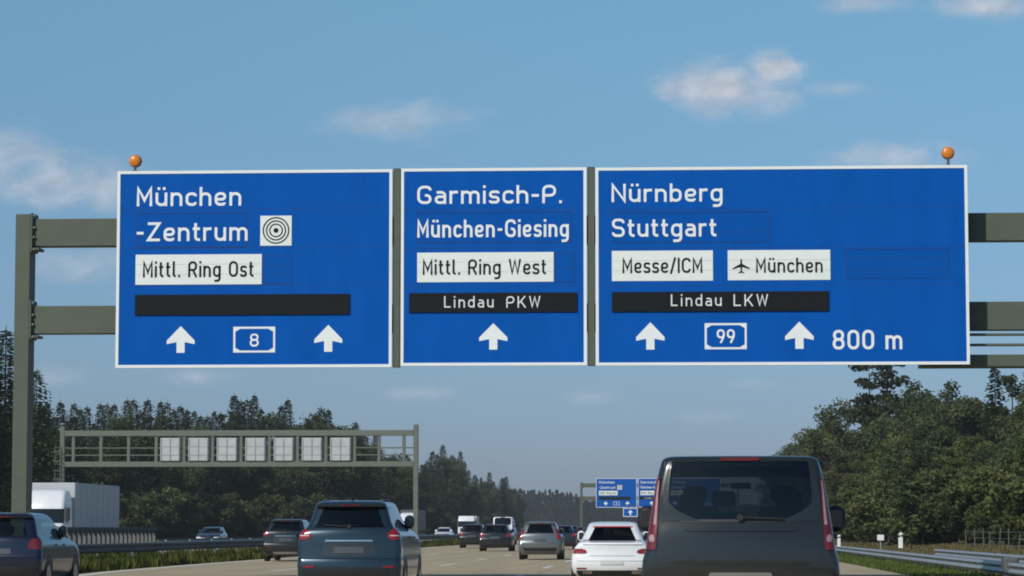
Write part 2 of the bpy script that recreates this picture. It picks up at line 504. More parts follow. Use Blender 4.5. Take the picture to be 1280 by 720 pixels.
def text(mb, s, x0, x1, z0, cap, y, stroke=1.0, gap=1.15, space=4.4, words=None):
    """the string from x0 to x1, baseline z0, capitals cap high, facing -y"""
    u = cap / 7.0
    tot = 0
    for i, ch in enumerate(s):
        tot += space if ch == ' ' else GL[ch][0]
        if i < len(s) - 1 and ch != ' ' and s[i + 1] != ' ': tot += gap
    kx = (x1 - x0) / tot
    x = x0; k = 0
    for i, ch in enumerate(s):
        if ch == ' ':
            x += space * kx
            if words is not None: mb = MB(); words.append(mb)
            continue
        wd, strokes = GL[ch]
        ins = (stroke * u / 2)
        for pts, r, cl in strokes:
            P = [Vector((p[0], p[1])) for p in rounded(pts, r, cl)]
            gw = wd * kx
            Q = []
            for p in P:
                # keep the stroke weight when the glyph is condensed
                xx = ins + (p.x - .5) / max(wd - 1, .01) * (gw - 2 * ins) if wd > 1.01 else gw / 2 + (p.x - .5) * u
                Q.append(Vector((x + xx, z0 + p.y * u)))
            ribbon(mb, Q, cl, stroke * u / 2, y - 0.0007 * (k % 4)); k += 1
        x += wd * kx
        if i < len(s) - 1 and s[i + 1] != ' ': x += gap * kx


# ------------------------------------------------------------------ the setting: ground and roads
def ground_mat():
    m = bpy.data.materials.new('meadow'); m.use_nodes = True
    t = m.node_tree; b = t.nodes['Principled BSDF']; b.inputs['Roughness'].default_value = 0.95
    b.inputs['Specular IOR Level'].default_value = 0.1
    tcn = t.nodes.new('ShaderNodeTexCoord')
    n1 = t.nodes.new('ShaderNodeTexNoise'); n1.inputs['Scale'].default_value = 0.22; n1.inputs['Detail'].default_value = 8
    n2 = t.nodes.new('ShaderNodeTexNoise'); n2.inputs['Scale'].default_value = 3.5; n2.inputs['Detail'].default_value = 8
    t.links.new(tcn.outputs['Object'], n1.inputs['Vector']); t.links.new(tcn.outputs['Object'], n2.inputs['Vector'])
    r1 = t.nodes.new('ShaderNodeValToRGB')
    e = r1.color_ramp.elements
    e[0].position = .35; e[0].color = (.055, .085, .022, 1); e[1].position = .65; e[1].color = (.16, .135, .055, 1)
    t.links.new(n1.outputs['Fac'], r1.inputs[0])
    mx = t.nodes.new('ShaderNodeMix'); mx.data_type = 'RGBA'; mx.blend_type = 'OVERLAY'; mx.inputs['Factor'].default_value = .7
    t.links.new(r1.outputs[0], mx.inputs['A']); t.links.new(n2.outputs['Fac'], mx.inputs['B'])
    t.links.new(mx.outputs['Result'], b.inputs['Base Color'])
    return m


def concrete_mat(name, col):
    m = bpy.data.materials.new(name); m.use_nodes = True
    t = m.node_tree; b = t.nodes['Principled BSDF']; b.inputs['Roughness'].default_value = 0.85
    b.inputs['Specular IOR Level'].default_value = 0.12
    tcn = t.nodes.new('ShaderNodeTexCoord')
    mp = t.nodes.new('ShaderNodeMapping'); mp.inputs['Scale'].default_value = (1, .06, 1)
    t.links.new(tcn.outputs['Object'], mp.inputs[0])
    n1 = t.nodes.new('ShaderNodeTexNoise'); n1.inputs['Scale'].default_value = 1.1; n1.inputs['Detail'].default_value = 7
    t.links.new(mp.outputs[0], n1.inputs['Vector'])
    n2 = t.nodes.new('ShaderNodeTexNoise'); n2.inputs['Scale'].default_value = 14; n2.inputs['Detail'].default_value = 5
    t.links.new(tcn.outputs['Object'], n2.inputs['Vector'])
    # slab joints
    br = t.nodes.new('ShaderNodeTexBrick')
    br.offset = 0.0
    br.inputs['Color1'].default_value = (1, 1, 1, 1); br.inputs['Color2'].default_value = (.93, .93, .93, 1); br.inputs['Mortar'].default_value = (.55, .55, .55, 1)
    br.inputs['Scale'].default_value = 1; br.inputs['Mortar Size'].default_value = .02
    br.inputs['Brick Width'].default_value = 3.8; br.inputs['Row Height'].default_value = 5.0
    t.links.new(tcn.outputs['Object'], br.inputs['Vector'])
    a = t.nodes.new('ShaderNodeMath'); a.operation = 'ADD'
    t.links.new(n1.outputs['Fac'], a.inputs[0]); t.links.new(n2.outputs['Fac'], a.inputs[1])
    mr = t.nodes.new('ShaderNodeMapRange'); mr.inputs['From Min'].default_value = .6; mr.inputs['From Max'].default_value = 1.4
    mr.inputs['To Min'].default_value = .78; mr.inputs['To Max'].default_value = 1.2
    t.links.new(a.outputs[0], mr.inputs['Value'])
    hs = t.nodes.new('ShaderNodeHueSaturation'); hs.inputs['Color'].default_value = (*col, 1)
    t.links.new(mr.outputs[0], hs.inputs['Value'])
    mx = t.nodes.new('ShaderNodeMix'); mx.data_type = 'RGBA'; mx.blend_type = 'MULTIPLY'; mx.inputs['Factor'].default_value = 1
    t.links.new(hs.outputs[0], mx.inputs['A']); t.links.new(br.outputs[0], mx.inputs['B'])
    t.links.new(mx.outputs['Result'], b.inputs['Base Color'])
    return m


ROAD_END = 1500
g = MB()
XS = [(-2200, .5), (-120, .3), (-60, .2), (-46, -.1), (-41.5, -.06), (-22.4, -.06), (-20.5, -.02), (-17.4, -.06), (6.3, -.06), (6.9, -.05), (8.7, -.06), (10.5, -.06), (13, .05), (18, .4), (40, .8), (2200, 1.0)]
YS = [-300, 0, 60, 120, 200, 320, 500, 800, 1500, 2400, 3200]
vs = [(x, y, z) for y in YS for x, z in XS]
nx = len(XS)
g.add(vs, [(j * nx + i, j * nx + i + 1, (j + 1) * nx + i + 1, (j + 1) * nx + i) for j in range(len(YS) - 1) for i in range(nx - 1)])
tag(g.build('ground', ground_mat()), kind='structure')

ROADCOL = (0.40, 0.325, 0.215)
concrete = concrete_mat('road_concrete', ROADCOL)
LEFT = [(-200, -15.75), (52, -15.75), (66, -15.8), (82, -17.1), (100, -17.45), (ROAD_END, -17.45)]     # left edge of the paving


def sheet(name, left, right, z, m, thick=0.1):
    """a paved strip between two polylines of (y, x)"""
    ys = sorted({y for y, _ in left} | {y for y, _ in right})

    def ip(pl, y):
        for (a, xa), (b, xb) in zip(pl, pl[1:]):
            if a <= y <= b: return xa + (xb - xa) * (y - a) / (b - a)
        return pl[-1][1]
    b = MB(); n = len(ys)
    vs = []
    for y in ys:
        l, r = ip(left, y), ip(right, y)
        vs += [(l, y, z), (r, y, z), (l - .02, y, z - thick), (r + .02, y, z - thick)]
    fs = []
    for k in range(n - 1):
        a = 4 * k; c = a + 4
        fs += [(a, a + 1, c + 1, c), (a, c, c + 2, a + 2), (a + 1, a + 3, c + 3, c + 1)]
    b.add(vs, fs)
    return b.build(name, m)


tag(sheet('road', LEFT, [(-200, 6.4), (ROAD_END, 6.4)], 0.0, concrete), kind='structure')
tag(sheet('opposite_road', [(-200, -41.0), (ROAD_END, -41.0)], [(-200, -22.4), (ROAD_END, -22.4)], 0.0, concrete_mat('opposite_concrete', (0.34, 0.285, 0.20))), kind='structure')

mk = MB()


def stripe(mb, x, y0, y1, wd, z=0.005):
    mb.add([(x - wd / 2, y0, z), (x + wd / 2, y0, z), (x + wd / 2, y1, z), (x - wd / 2, y1, z)], [(0, 1, 2, 3)])


for x in (-12.1, -8.05, -4.2, -0.4):
    y = -40 + (x * 3.1) % 18
    while y < 900:
        stripe(mk, x, y, y + 6, .17); y += 18
stripe(mk, 3.5, -100, ROAD_END, .28)
for k in range(len(LEFT) - 1):
    (ya, xa), (yb, xb) = LEFT[k], LEFT[k + 1]
    mk.add([(xa + .35, ya, .005), (xa + .63, ya, .005), (xb + .63, yb, .005), (xb + .35, yb, .005)], [(0, 1, 2, 3)])
tag(mk.build('road_marking', MT['paintline']), kind='structure')
mk = MB()
for x in (-26.4, -30.2, -34.0):
    y = -35
    while y < 900:
        stripe(mk, x, y, y + 6, .17); y += 18
stripe(mk, -23.0, -100, ROAD_END, .28); stripe(mk, -37.6, -100, ROAD_END, .28)
tag(mk.build('opposite_road_marking', MT['paintline']), kind='structure')

# ------------------------------------------------------------------ main gantry and its signs
GY = 68.0          # front face of the sign boards
SC = F / GY


def gantry_mesh(label, loc, lod=False):
    """local origin: on the ground under the left post; x to the right"""
    g = empty('sign_gantry', loc, 0, label, 'gantry', 'sign gantries across the road')
    X0 = loc[0]

    def zz(py): return at(25, py, GY)[1]
    ztop = zz(264)
    hw = .19
    p = MB(); p.bbox(-hw, hw, .55, 1.15, -.1, ztop, .015)
    p.build('post', MT['gantry'], g)
    p = MB(); p.bbox(-.5, .5, .4, 1.3, -.1, .14, .02); p.build('post_base', MT['steel_dk'], g)
    xr = 26.2
    p = MB(); p.bbox(xr - hw, xr + hw, .55, 1.15, -.3, ztop, .015); p.build('post', MT['gantry'], g)
    # the two box beams, with end plates and bolts
    for (ya, yb) in ((269.5, 304), (379.5, 414.5)):
        za, zb = at(90, ya, GY)[1], at(90, yb, GY)[1]
        b = MB(); b.bbox(hw + .05, xr - hw - .05, .62, 1.08, zb, za, .012)
        for xb_ in (3.2, 6.0, 8.6, 10.2, 12.8, 15.8, 19.0, 22.0):
            b.box(xb_ - .06, xb_ + .06, .17, .615, zb + .1, za - .1)
        bm = b.build('cross_beam', MT['gantry'], g)
        for xs in (hw + .002, xr - hw - .052):
            e = MB(); e.bbox(xs, xs + .05, .52, 1.18, zb - .14, za + .14, .008)
            e.bbox(xs + (.05 if xs < 3 else -.17), xs + (.22 if xs < 3 else 0), .56, 1.14, zb - .10, zb - .04, .006)
            e.build('end_plate', MT['gantry'], bm)
            for zc in (za + .08, zb - .08, (za + zb) / 2 + .12, (za + zb) / 2 - .12):
                q = MB(); q.tube((xs - .03 if xs > 3 else xs + .05, .57, zc), (xs if xs > 3 else xs + .10, .57, zc), .03, n=6)
                q.build('bolt', MT['steel'], bm)
    # maintenance walkway behind and right of the boards
    za = at(1245, 441, GY)[1]; zb = at(1245, 456, GY)[1]
    b = MB(); b.bbox(22.2, xr - hw - .05, .60, 1.5, zb, za, .01); wk = b.build('walkway', MT['gantry'], g)
    b = MB()
    for py in (416, 429):
        z = at(1245, py, GY)[1]; b.tube((22.2, .57, z), (xr - .3, .57, z), .035)
    for x in (22.3, 25.7):
        b.tube((x, .57, za), (x, .57, at(1245, 414, GY)[1]), .03)
    b.build('handrail', MT['gantry'], wk)
    return g


X_POST = at(28.5, 300, GY + .6)[0]


def sign(px0, px1, pytl, pybl, label, build, xoff=None):
    """a blue direction board; build(part, X, Z) adds its writing in board coordinates"""
    x0, zt = at(px0, pytl, GY); x1, _ = at(px1, pytl, GY); zb = at(px0, pybl, GY)[1]
    root = empty('direction_sign', (x0, GY, zb), 0, label, 'road sign', 'blue direction boards on the gantry')
    Wd, H = x1 - x0, zt - zb

    def X(p, y=300): return at(p, y, GY)[0] - x0

    def Z(p, y): return at(p, y, GY)[1] - zb
    bd = MB(); bd.bbox(.002, Wd - .002, .012, .16, .002, H - .002, .012); bd.build('board', MT['blue'], root)
    fr = MB()
    t = .072
    for a in ((0, Wd, 0, t), (0, Wd, H - t, H)):
        fr.box(a[0], a[1], 0, .03, a[2], a[3])
    fr.box(0, t, 0, .03, t, H - t); fr.box(Wd - t, Wd, 0, .03, t, H - t)
    fr.build('border', MT['white'], root)
    bk = MB()
    for z in (H * .2, H * .5, H * .8):
        bk.bbox(.1, Wd - .1, .16, .22, z - .06, z + .06, .01)
    bk.build('stiffener', MT['alu'], root)
    # faint joints between the planks of the board
    sm = MB()
    for py in (262, 311, 358):
        z = H * (1 - (py - pytl) / (pybl - pytl))
        sm.box(t, Wd - t, .0095, .02, z - .004, z + .004)
    sm.build('joint', MT['seam'], root)
    build(root, X, Z)
    return root


def t_part(root, name, s, xa, xb, ytop, ybase, m, X, Z, y=.008, stroke=1.0, **k):
    b = MB(); ws = [b]
    z0, z1 = Z(xa, ybase), Z(xa, ytop)
    text(b, s, X(xa, ybase), X(xb, ybase), z0, z1 - z0, y, stroke, words=ws, **k)
    for b in ws: b.build(name, m, root, fix=False)


def panel(root, name, xa, xb, ya, yb, m, X, Z, y=0.0, back=.02, bevel=0.0):
    b = MB()
    b.box(X(xa, ya), X(xb, ya), y, back, Z((xa + xb) / 2, yb), Z((xa + xb) / 2, ya))
    return b.build(name, m, root)


def outline(root, xa, xb, ya, yb, X, Z, lines=()):
    """an overlaid blue plate, dark at its edges"""
    p = panel(root, 'cover_plate', xa, xb, ya, yb, MT['blue_plate'], X, Z, .006)
    b = MB(); e = .014
    x0, x1, z0, z1 = X(xa, ya), X(xb, ya), Z(xa, yb), Z(xa, ya)
    b.box(x0, x1, .004, .02, z0 - e, z0); b.box(x0, x1, .004, .02, z1, z1 + e)
    b.box(x0 - e, x0, .004, .02, z0, z1); b.box(x1, x1 + e, .004, .02, z0, z1)
    for f in lines:
        z = z0 + (z1 - z0) * f; b.box(x0, x1, .003, .02, z - .005, z + .005)
    b.build('plate_edge', MT['seam'], p)


def arrow(root, xc, ytop, ybot, X, Z):
    cx = X(xc, ybot); z0 = Z(xc, ybot); z1 = Z(xc, ytop); h = z1 - z0
    hw = .345; sw = .10
    zt = z0 + h * .40
    poly = [(cx - sw, z0), (cx + sw, z0), (cx + sw, zt), (cx + hw, zt - .05), (cx + hw, zt + .04), (cx, z1), (cx - hw, zt + .04), (cx - hw, zt - .05), (cx - sw, zt)]
    b = MB(); b.plate_xz(poly, .006, .02); return b.build('arrow', MT['white'], root)


def shield(root, num, xa, xb, ya, yb, na, nb, nt_, nb_, X, Z):
    x0, x1, z0, z1 = X(xa, ya), X(xb, ya), Z(xa, yb), Z(xa, ya)
    b = MB(); b.box(x0, x1, .004, .02, z0, z1)
    sh = b.build('route_shield', MT['white'], root)
    e = .05; k = .085; c = .12
    xm = (x0 + x1) / 2
    poly = [(x0 + e, z0 + k * 1.4), (x0 + e + c, z0 + e), (x1 - e - c, z0 + e), (x1 - e, z0 + k * 1.4), (x1 - e, z1 - k * 1.4), (x1 - e - c, z1 - e), (x0 + e + c, z1 - e), (x0 + e, z1 - k * 1.4)]
    # blue field, pinched at the four corners by white wedges
    b = MB(); b.plate_xz(poly, .001, .004); b.build('field', MT['blue'], sh)
    t_part(sh, 'number', num, na, nb, nt_, nb_, MT['white'], X, Z, -.003, 1.0)


def white_plate(root, xa, xb, ya, yb, X, Z):
    p = panel(root, 'white_plate', xa, xb, ya, yb, MT['whitep'], X, Z, .002)
    b = MB(); x0, x1, z0, z1 = X(xa, ya), X(xb, ya), Z(xa, yb), Z(xa, ya)
    for f in (.33, .66):
        z = z0 + (z1 - z0) * f; b.box(x0 + .01, x1 - .01, .0005, .01, z - .004, z + .004)
    b.build('joint', MT['plate_seam'], p)
    return p


def sign_a(r, X, Z):
    t_part(r, 'lettering', 'München', 170.8, 301.4, 234.2, 257.8, MT['white'], X, Z)
    outline(r, 171, 308, 267, 309, X, Z, (.3,))
    t_part(r, 'lettering', '-Zentrum', 170.5, 309.4, 278, 301.7, MT['white'], X, Z, .0)
    outline(r, 329, 364.5, 320, 354, X, Z, (.33, .66))
    c = panel(r, 'city_symbol', 325.5, 364.6, 269.6, 307, MT['whitep'], X, Z, .002)
    b = MB()
    cx, cz = X(345, 288), Z(345, 288)
    for k, rad in enumerate((.315, .235, .155)):
        P = [Vector((cx + rad * math.cos(a * math.pi / 16), cz + rad * math.sin(a * math.pi / 16))) for a in range(32)]
        ribbon(b, P, True, .016, -.002)
    b.build('ring', MT['black'], c, fix=False)
    b = MB(); b.plate_xz([(cx + .062 * math.cos(a * math.pi / 8), cz + .062 * math.sin(a * math.pi / 8)) for a in range(16)], -.003, .001)
    b.build('bullseye', MT['black'], c)
    p = white_plate(r, 169.6, 327.2, 318, 355.6, X, Z)
    t_part(p, 'lettering', 'Mittl. Ring Ost', 178.5, 317, 326.8, 346.8, MT['black'], X, Z, -.003, .92)
    panel(r, 'message_display', 169, 436.8, 368, 393.3, MT['display'], X, Z, -.03)
    arrow(r, 225.6, 407.6, 441, X, Z); arrow(r, 410.2, 406, 439.6, X, Z)
    shield(r, '8', 291.7, 344, 408.5, 440.7, 312.2, 323.4, 417, 433.2, X, Z)


def sign_b(r, X, Z):
    t_part(r, 'lettering', 'Garmisch-P.', 521.5, 702.4, 232.2, 255, MT['white'], X, Z)
    outline(r, 521, 714, 266, 303, X, Z, (.35,))
    t_part(r, 'lettering', 'München-Giesing', 521.5, 711, 275, 297, MT['white'], X, Z, .0)
    outline(r, 694, 717, 316, 352, X, Z, (.5,))
    p = white_plate(r, 521.5, 692, 315.4, 352.4, X, Z)
    t_part(p, 'lettering', 'Mittl. Ring West', 528.3, 682.7, 324.4, 343.7, MT['black'], X, Z, -.003, .92)
    d = panel(r, 'message_display', 511.4, 721, 366, 390, MT['display'], X, Z, -.03)
    t_part(d, 'lettering', 'Lindau', 555.3, 617, 370.3, 384.8, MT['led'], X, Z, -.033, .78, gap=2.1); t_part(d, 'lettering', 'PKW', 633, 675.4, 370.3, 384.8, MT['led'], X, Z, -.033, .78, gap=2.1)
    arrow(r, 616.6, 404, 437, X, Z)


def sign_c(r, X, Z):
    t_part(r, 'lettering', 'Nürnberg', 764.4, 903.2, 229.8, 252.6, MT['white'], X, Z)
    outline(r, 766, 961, 266, 303, X, Z, (.33,))
    t_part(r, 'lettering', 'Stuttgart', 765, 895.5, 273.4, 296.2, MT['white'], X, Z, .0)
    p = white_plate(r, 764.8, 891, 313.3, 351, X, Z)
    t_part(p, 'lettering', 'Messe/ICM', 778, 878, 322.6, 341.6, MT['black'], X, Z, -.003, .92)
    p = white_plate(r, 909.6, 1037.7, 312.5, 350, X, Z)
    t_part(p, 'lettering', 'München', 945, 1028.4, 322.4, 341, MT['black'], X, Z, -.003, .92)
    # the airport pictogram: an aeroplane pointing up
    cx, cz = X(926.5, 331), Z(926.5, 333); k = .0200
    half = [(0, 9.5), (.9, 8.4), (1.1, 3.2), (10.2, -2.0), (10.2, -3.6), (1.1, -.8), (.8, -5.6), (3.4, -7.6), (3.4, -8.8), (0, -7.6)]
    poly = half + [(-x, z) for x, z in half[-2:0:-1]]
    b = MB(); b.plate_xz([(cx + x * k, cz + z * k) for x, z in poly], -.003, .001); b.build('aeroplane', MT['black'], p)
    outline(r, 1057.5, 1186, 312, 347.5, X, Z, (.3, .72))
    d = panel(r, 'message_display', 764.8, 1035.5, 364.6, 389, MT['display'], X, Z, -.03)
    t_part(d, 'lettering', 'Lindau', 838.7, 902, 368, 382.9, MT['led'], X, Z, -.033, .78, gap=2.1); t_part(d, 'lettering', 'LKW', 917, 960, 368, 382.9, MT['led'], X, Z, -.033, .78, gap=2.1)
    arrow(r, 813, 402.8, 437, X, Z); arrow(r, 999.4, 402, 436, X, Z)
    shield(r, '99', 880.8, 933.3, 404, 436.6, 896, 918.6, 411.6, 428.8, X, Z)
    t_part(r, 'lettering', '800 m', 1041, 1128, 412.4, 436.8, MT['white'], X, Z)


main_gantry = gantry_mesh('large green grey gantry over the road carrying the three big blue boards', (X_POST, GY + .06, 0))
signs = [
    sign(147, 490.5, 214, 460, 'big blue board reading München -Zentrum and Mittl. Ring Ost above route 8', sign_a),
    sign(501.4, 733, 210.8, 457.4, 'big blue board reading Garmisch-P. and München-Giesing between the other two', sign_b),
    sign(744.2, 1209, 209.6, 457, 'big blue board reading Nürnberg Stuttgart with airport plate and 800 m', sign_c),
]
# grey hangers in the gaps between the boards
for (pa, pb, yt, yb, lb) in ((490.8, 501, 210, 459, 'upright grey steel hanger between the München and Garmisch boards'), (733.4, 743.8, 208, 457, 'upright grey steel hanger between the Garmisch and Nürnberg boards')):
    xa, zt = at(pa, yt, GY); xb, _ = at(pb, yt, GY); zb = at(pa, yb, GY)[1]
    h = MB(); h.bbox(.012, xb - xa - .012, .05, .24, 0, zt - zb, .012)
    o = h.build('sign_hanger', MT['gantry'])
    o.location = (xa, GY, zb); tag(o, lb, 'hanger', 'hangers between the big boards')


def beacon(px, pyc, pyb, label):
    x, zc = at(px, pyc, GY); zb = at(px, pyb, GY)[1]
    r = empty('warning_lamp', (x, GY + .10, zb), 0, label, 'warning lamp', 'amber lamps on top of the boards')
    h = zc - zb
    s = MB(); s.tube((0, 0, -.02), (0, 0, h - .1), .035); s.bbox(-.07, .07, -.06, .06, -.03, .03, .01); s.build('stem', MT['steel_dk'], r)
    b = MB(); b.lathe([(.02, .12), (.15, .11), (.158, .02), (.14, -.02)], (0, 0, h), 'Y', 24)
    b.build('housing', MT['steel_dk'], r, 40)
    l = MB()
    l.lathe([(.15 * math.cos(a), -.02 - .07 * math.sin(a)) for a in [i * math.pi / 16 for i in range(8)]], (0, 0, h), 'Y', 24)
    l.build('lens', MT['amber'], r, 50)


beacon(168, 200.5, 214, 'round amber warning lamp on top of the München board')
beacon(1185.5, 190.5, 208, 'round amber warning lamp on top of the Nürnberg board')

# ------------------------------------------------------------------ the far gantry: the same structure and boards further on
FAR = F / 7.45
dx = at(745, 600, FAR)[0] - signs[0].location.x
far = copy_tree(main_gantry)
far['label'] = 'small distant gantry above the far traffic between white car and grey van'
far.location = main_gantry.location + Vector((dx, FAR - GY, 0))
far_labels = ['small distant blue board with white square symbol, left one on the far gantry',
              'small distant blue board on the far gantry, half behind the grey van',
              'distant blue board on the far gantry hidden mostly by the grey van']
dz = at(745, 598, FAR)[1] - (signs[0].location.z + (at(147, 214, GY)[1] - at(147, 460, GY)[1]))
for sgn, lb in zip(signs, far_labels):
    c = copy_tree(sgn); c['label'] = lb; c['group'] = 'blue boards on the distant gantry'
    c.location = sgn.location + Vector((dx, FAR - GY, dz))
r = empty('exit_sign', (at(779, 646, FAR)[0], FAR - .1, at(779, 646, FAR)[1]), 0, 'tiny blue plate hanging under the distant blue boards', 'road sign')
wd = at(797, 640, FAR)[0] - at(779, 640, FAR)[0]; hh = at(779, 635, FAR)[1] - at(779, 646, FAR)[1]
b = MB(); b.bbox(0, wd, 0, .1, 0, hh, .02); b.build('board', MT['blue'], r)
b = MB(); e = .1
b.box(0, wd, -.02, 0, 0, e); b.box(0, wd, -.02, 0, hh - e, hh); b.box(0, e, -.02, 0, e, hh - e); b.box(wd - e, wd, -.02, 0, e, hh - e); b.build('border', MT['white'], r)
b = MB(); b.plate_xz([(wd * .45, .25), (wd * .55, .25), (wd * .55, .7), (wd * .68, .7), (wd * .5, 1.15), (wd * .32, .7), (wd * .45, .7)], -.02, -.001); b.build('arrow', MT['white'], r)
b = MB(); b.bbox(wd * .3, wd * .36, .02, .1, hh, hh + .7, .01); b.bbox(wd * .7, wd * .76, .02, .1, hh, hh + .7, .01); b.build('bracket', MT['steel_dk'], r)

# ------------------------------------------------------------------ the gantry over the opposite carriageway, seen from behind
BY = F / 16.5
bx = at(520, 600, BY)[0]; bl = at(78, 600, BY)[0]
bg_ = empty('display_gantry', (bl, BY, 0), 0, 'pale green lattice gantry with seven white panels over the opposite carriageway', 'gantry')


def bX(px): return at(px, 560, BY)[0] - bl


def bZ(py): return at(300, py, BY)[1]


b = MB(); b.bbox(bX(517), bX(523), -.2, .2, -.1, bZ(531), .02); b.build('post', MT['gantry_far'], bg_)
b = MB(); b.bbox(bX(75.5), bX(81), -.2, .2, -.1, bZ(533), .02); b.build('post', MT['gantry_far'], bg_)
b = MB(); b.bbox(bX(81.2), bX(516.8), -.22, .22, bZ(545), bZ(538), .02); b.build('top_chord', MT['gantry_far'], bg_)
b = MB(); b.bbox(bX(81.2), bX(516.8), -.22, .22, bZ(583.5), bZ(577), .02); b.build('bottom_chord', MT['gantry_far'], bg_)
b = MB()
for py in (560, 569):
    b.tube((bX(82), -.1, bZ(py)), (bX(517), -.1, bZ(py)), .05, n=6)
b.build('handrail', MT['gantry_far'], bg_)
vx = [92, 126.5, 161, 195.5, 230.5, 266, 301.5, 337, 372, 407.5, 443.5, 474, 505]
for px in vx:
    b = MB(); b.bbox(bX(px) - .11, bX(px) + .11, -.16, .16, bZ(576.9), bZ(545.1), .01); b.build('strut', MT['gantry_far'], bg_)
for k in range(3, 10):
    xa, xb = bX(vx[k]) + .36, bX(vx[k + 1]) - .28
    za, zb = bZ(576), bZ(547.5)
    b = MB(); b.bbox(xa, xb, -.35, .5, za, zb, .02)
    p = b.build('display_panel', MT['vms'], bg_)
    b = MB()
    for f in (.05, .5, .95):
        b.box(xa + (xb - xa) * f - .03, xa + (xb - xa) * f + .03, -.385, -.352, za + .05, zb - .05)
    for f in (.25, .62):
        z = za + (zb - za) * f; b.box(xa + .08, xb - .08, -.37, -.353, z - .02, z + .02)
    b.build('frame_bar', MT['steel'], p)
b = MB()
for xx in (-.55, -.1):
    b.tube((xx, -.3, bZ(606)), (xx, -.3, bZ(557)), .03, n=6)
for i in range(12):
    z = bZ(606) + i * .26; b.tube((-.55, -.3, z), (-.1, -.3, z), .02, n=5)
for i in range(4):
    z = bZ(600) + i * .7
    b.box(-.62, -.03, -.75, -.72, z, z + .05); b.box(-.62, -.59, -.75, -.3, z, z + .05); b.box(-.06, -.03, -.75, -.3, z, z + .05)
b.build('ladder', MT['gantry_far'], bg_)

# ------------------------------------------------------------------ guard rails
WB = [(0, .31), (-.03, .30), (-.075, .265), (-.08, .235), (-.03, .185), (-.02, .155), (-.03, .125), (-.08, .075), (-.075, .045), (-.03, .01), (0, 0)]


def rail(name, label, x, y0, y1, ztop, zg, side, m, step=4.0, far=None):
    """W-beam guard rail along the road; side = -1 faces left, +1 faces right"""
    r = empty(name, (x, y0, zg), 0, label, 'guard rail')
    b = MB()
    prof = [(side * -px, ztop - zg - .31 + pz) for px, pz in WB] + [(side * -(px + .006) , ztop - zg - .31 + pz) for px, pz in reversed(WB)]
    b.extrude_y(prof, 0, y1 - y0)
    b.build('beam', m, r, 50)
    n = int((y1 - y0) / step)
    for k in range(min(n, 99)):
        p = MB(); y = .8 + k * step
        xx = -side * .09
        p.box(xx - .05, xx + .05, y - .03, y + .03, -.1, ztop - zg - .04)
        p.box(min(xx, -side * .006), max(xx, -side * .006), y - .02, y + .02, ztop - zg - .22, ztop - zg - .09)
        if k == 0:
            po = p.build('post', m, r); first = po; fy = y
        else:
            c = first.copy(); COL.objects.link(c); c.parent = r; c.location = (0, y - fy, 0)
    return r


rr = rail('guard_rail', 'long grey steel guard rail along the right verge beside the van', 8.6, 46, 400, .41, -.06, -1, MT['steel'])
b = MB(); yy = F / 48 - 46
b.bbox(-.16, .22, yy - .35, yy + .35, .20, .60, .05); b.bbox(-.09, .16, yy - .25, yy + .25, .02, .20, .03); b.build('junction_box', MT['steel_dk'], rr)
rail('guard_rail', 'short grey guard rail behind the long one at the right edge', 11.0, 50, 119, .44, -.05, -1, MT['steel'])
rail('guard_rail', 'dark guard rail on the central reservation above the weeds', -18.5, 66, 640, .80, -.03, 1, MT['darkrail'], step=5.8)
# parapet on the median further left: close-set uprights under a dark cap rail
pr = empty('parapet', (-21.9, 0, 0), 0, 'dark railing with close pale uprights on the median below the white lorry', 'railing')
y0, y1 = 99.0, 118.0
b = MB(); b.bbox(-.12, .12, y0, y1, 1.18, 1.34, .02); b.build('cap_rail', MT['darkrail'], pr)
b = MB(); b.bbox(-.14, .14, y0, y1, -.05, .42, .02); b.build('kerb_beam', MT['darkrail'], pr)
n = 22
for k in range(n):
    b = MB(); y = y0 + .3 + k * (y1 - y0 - .6) / (n - 1)
    b.bbox(-.06, .06, y - .11, y + .11, .42, 1.18, .01); b.build('upright', MT['upright'], pr)
rail('guard_rail', 'pale guard rail along the far side of the central reservation', -21.9, 119, 640, .85, -.05, -1, MT['steel'], step=6)


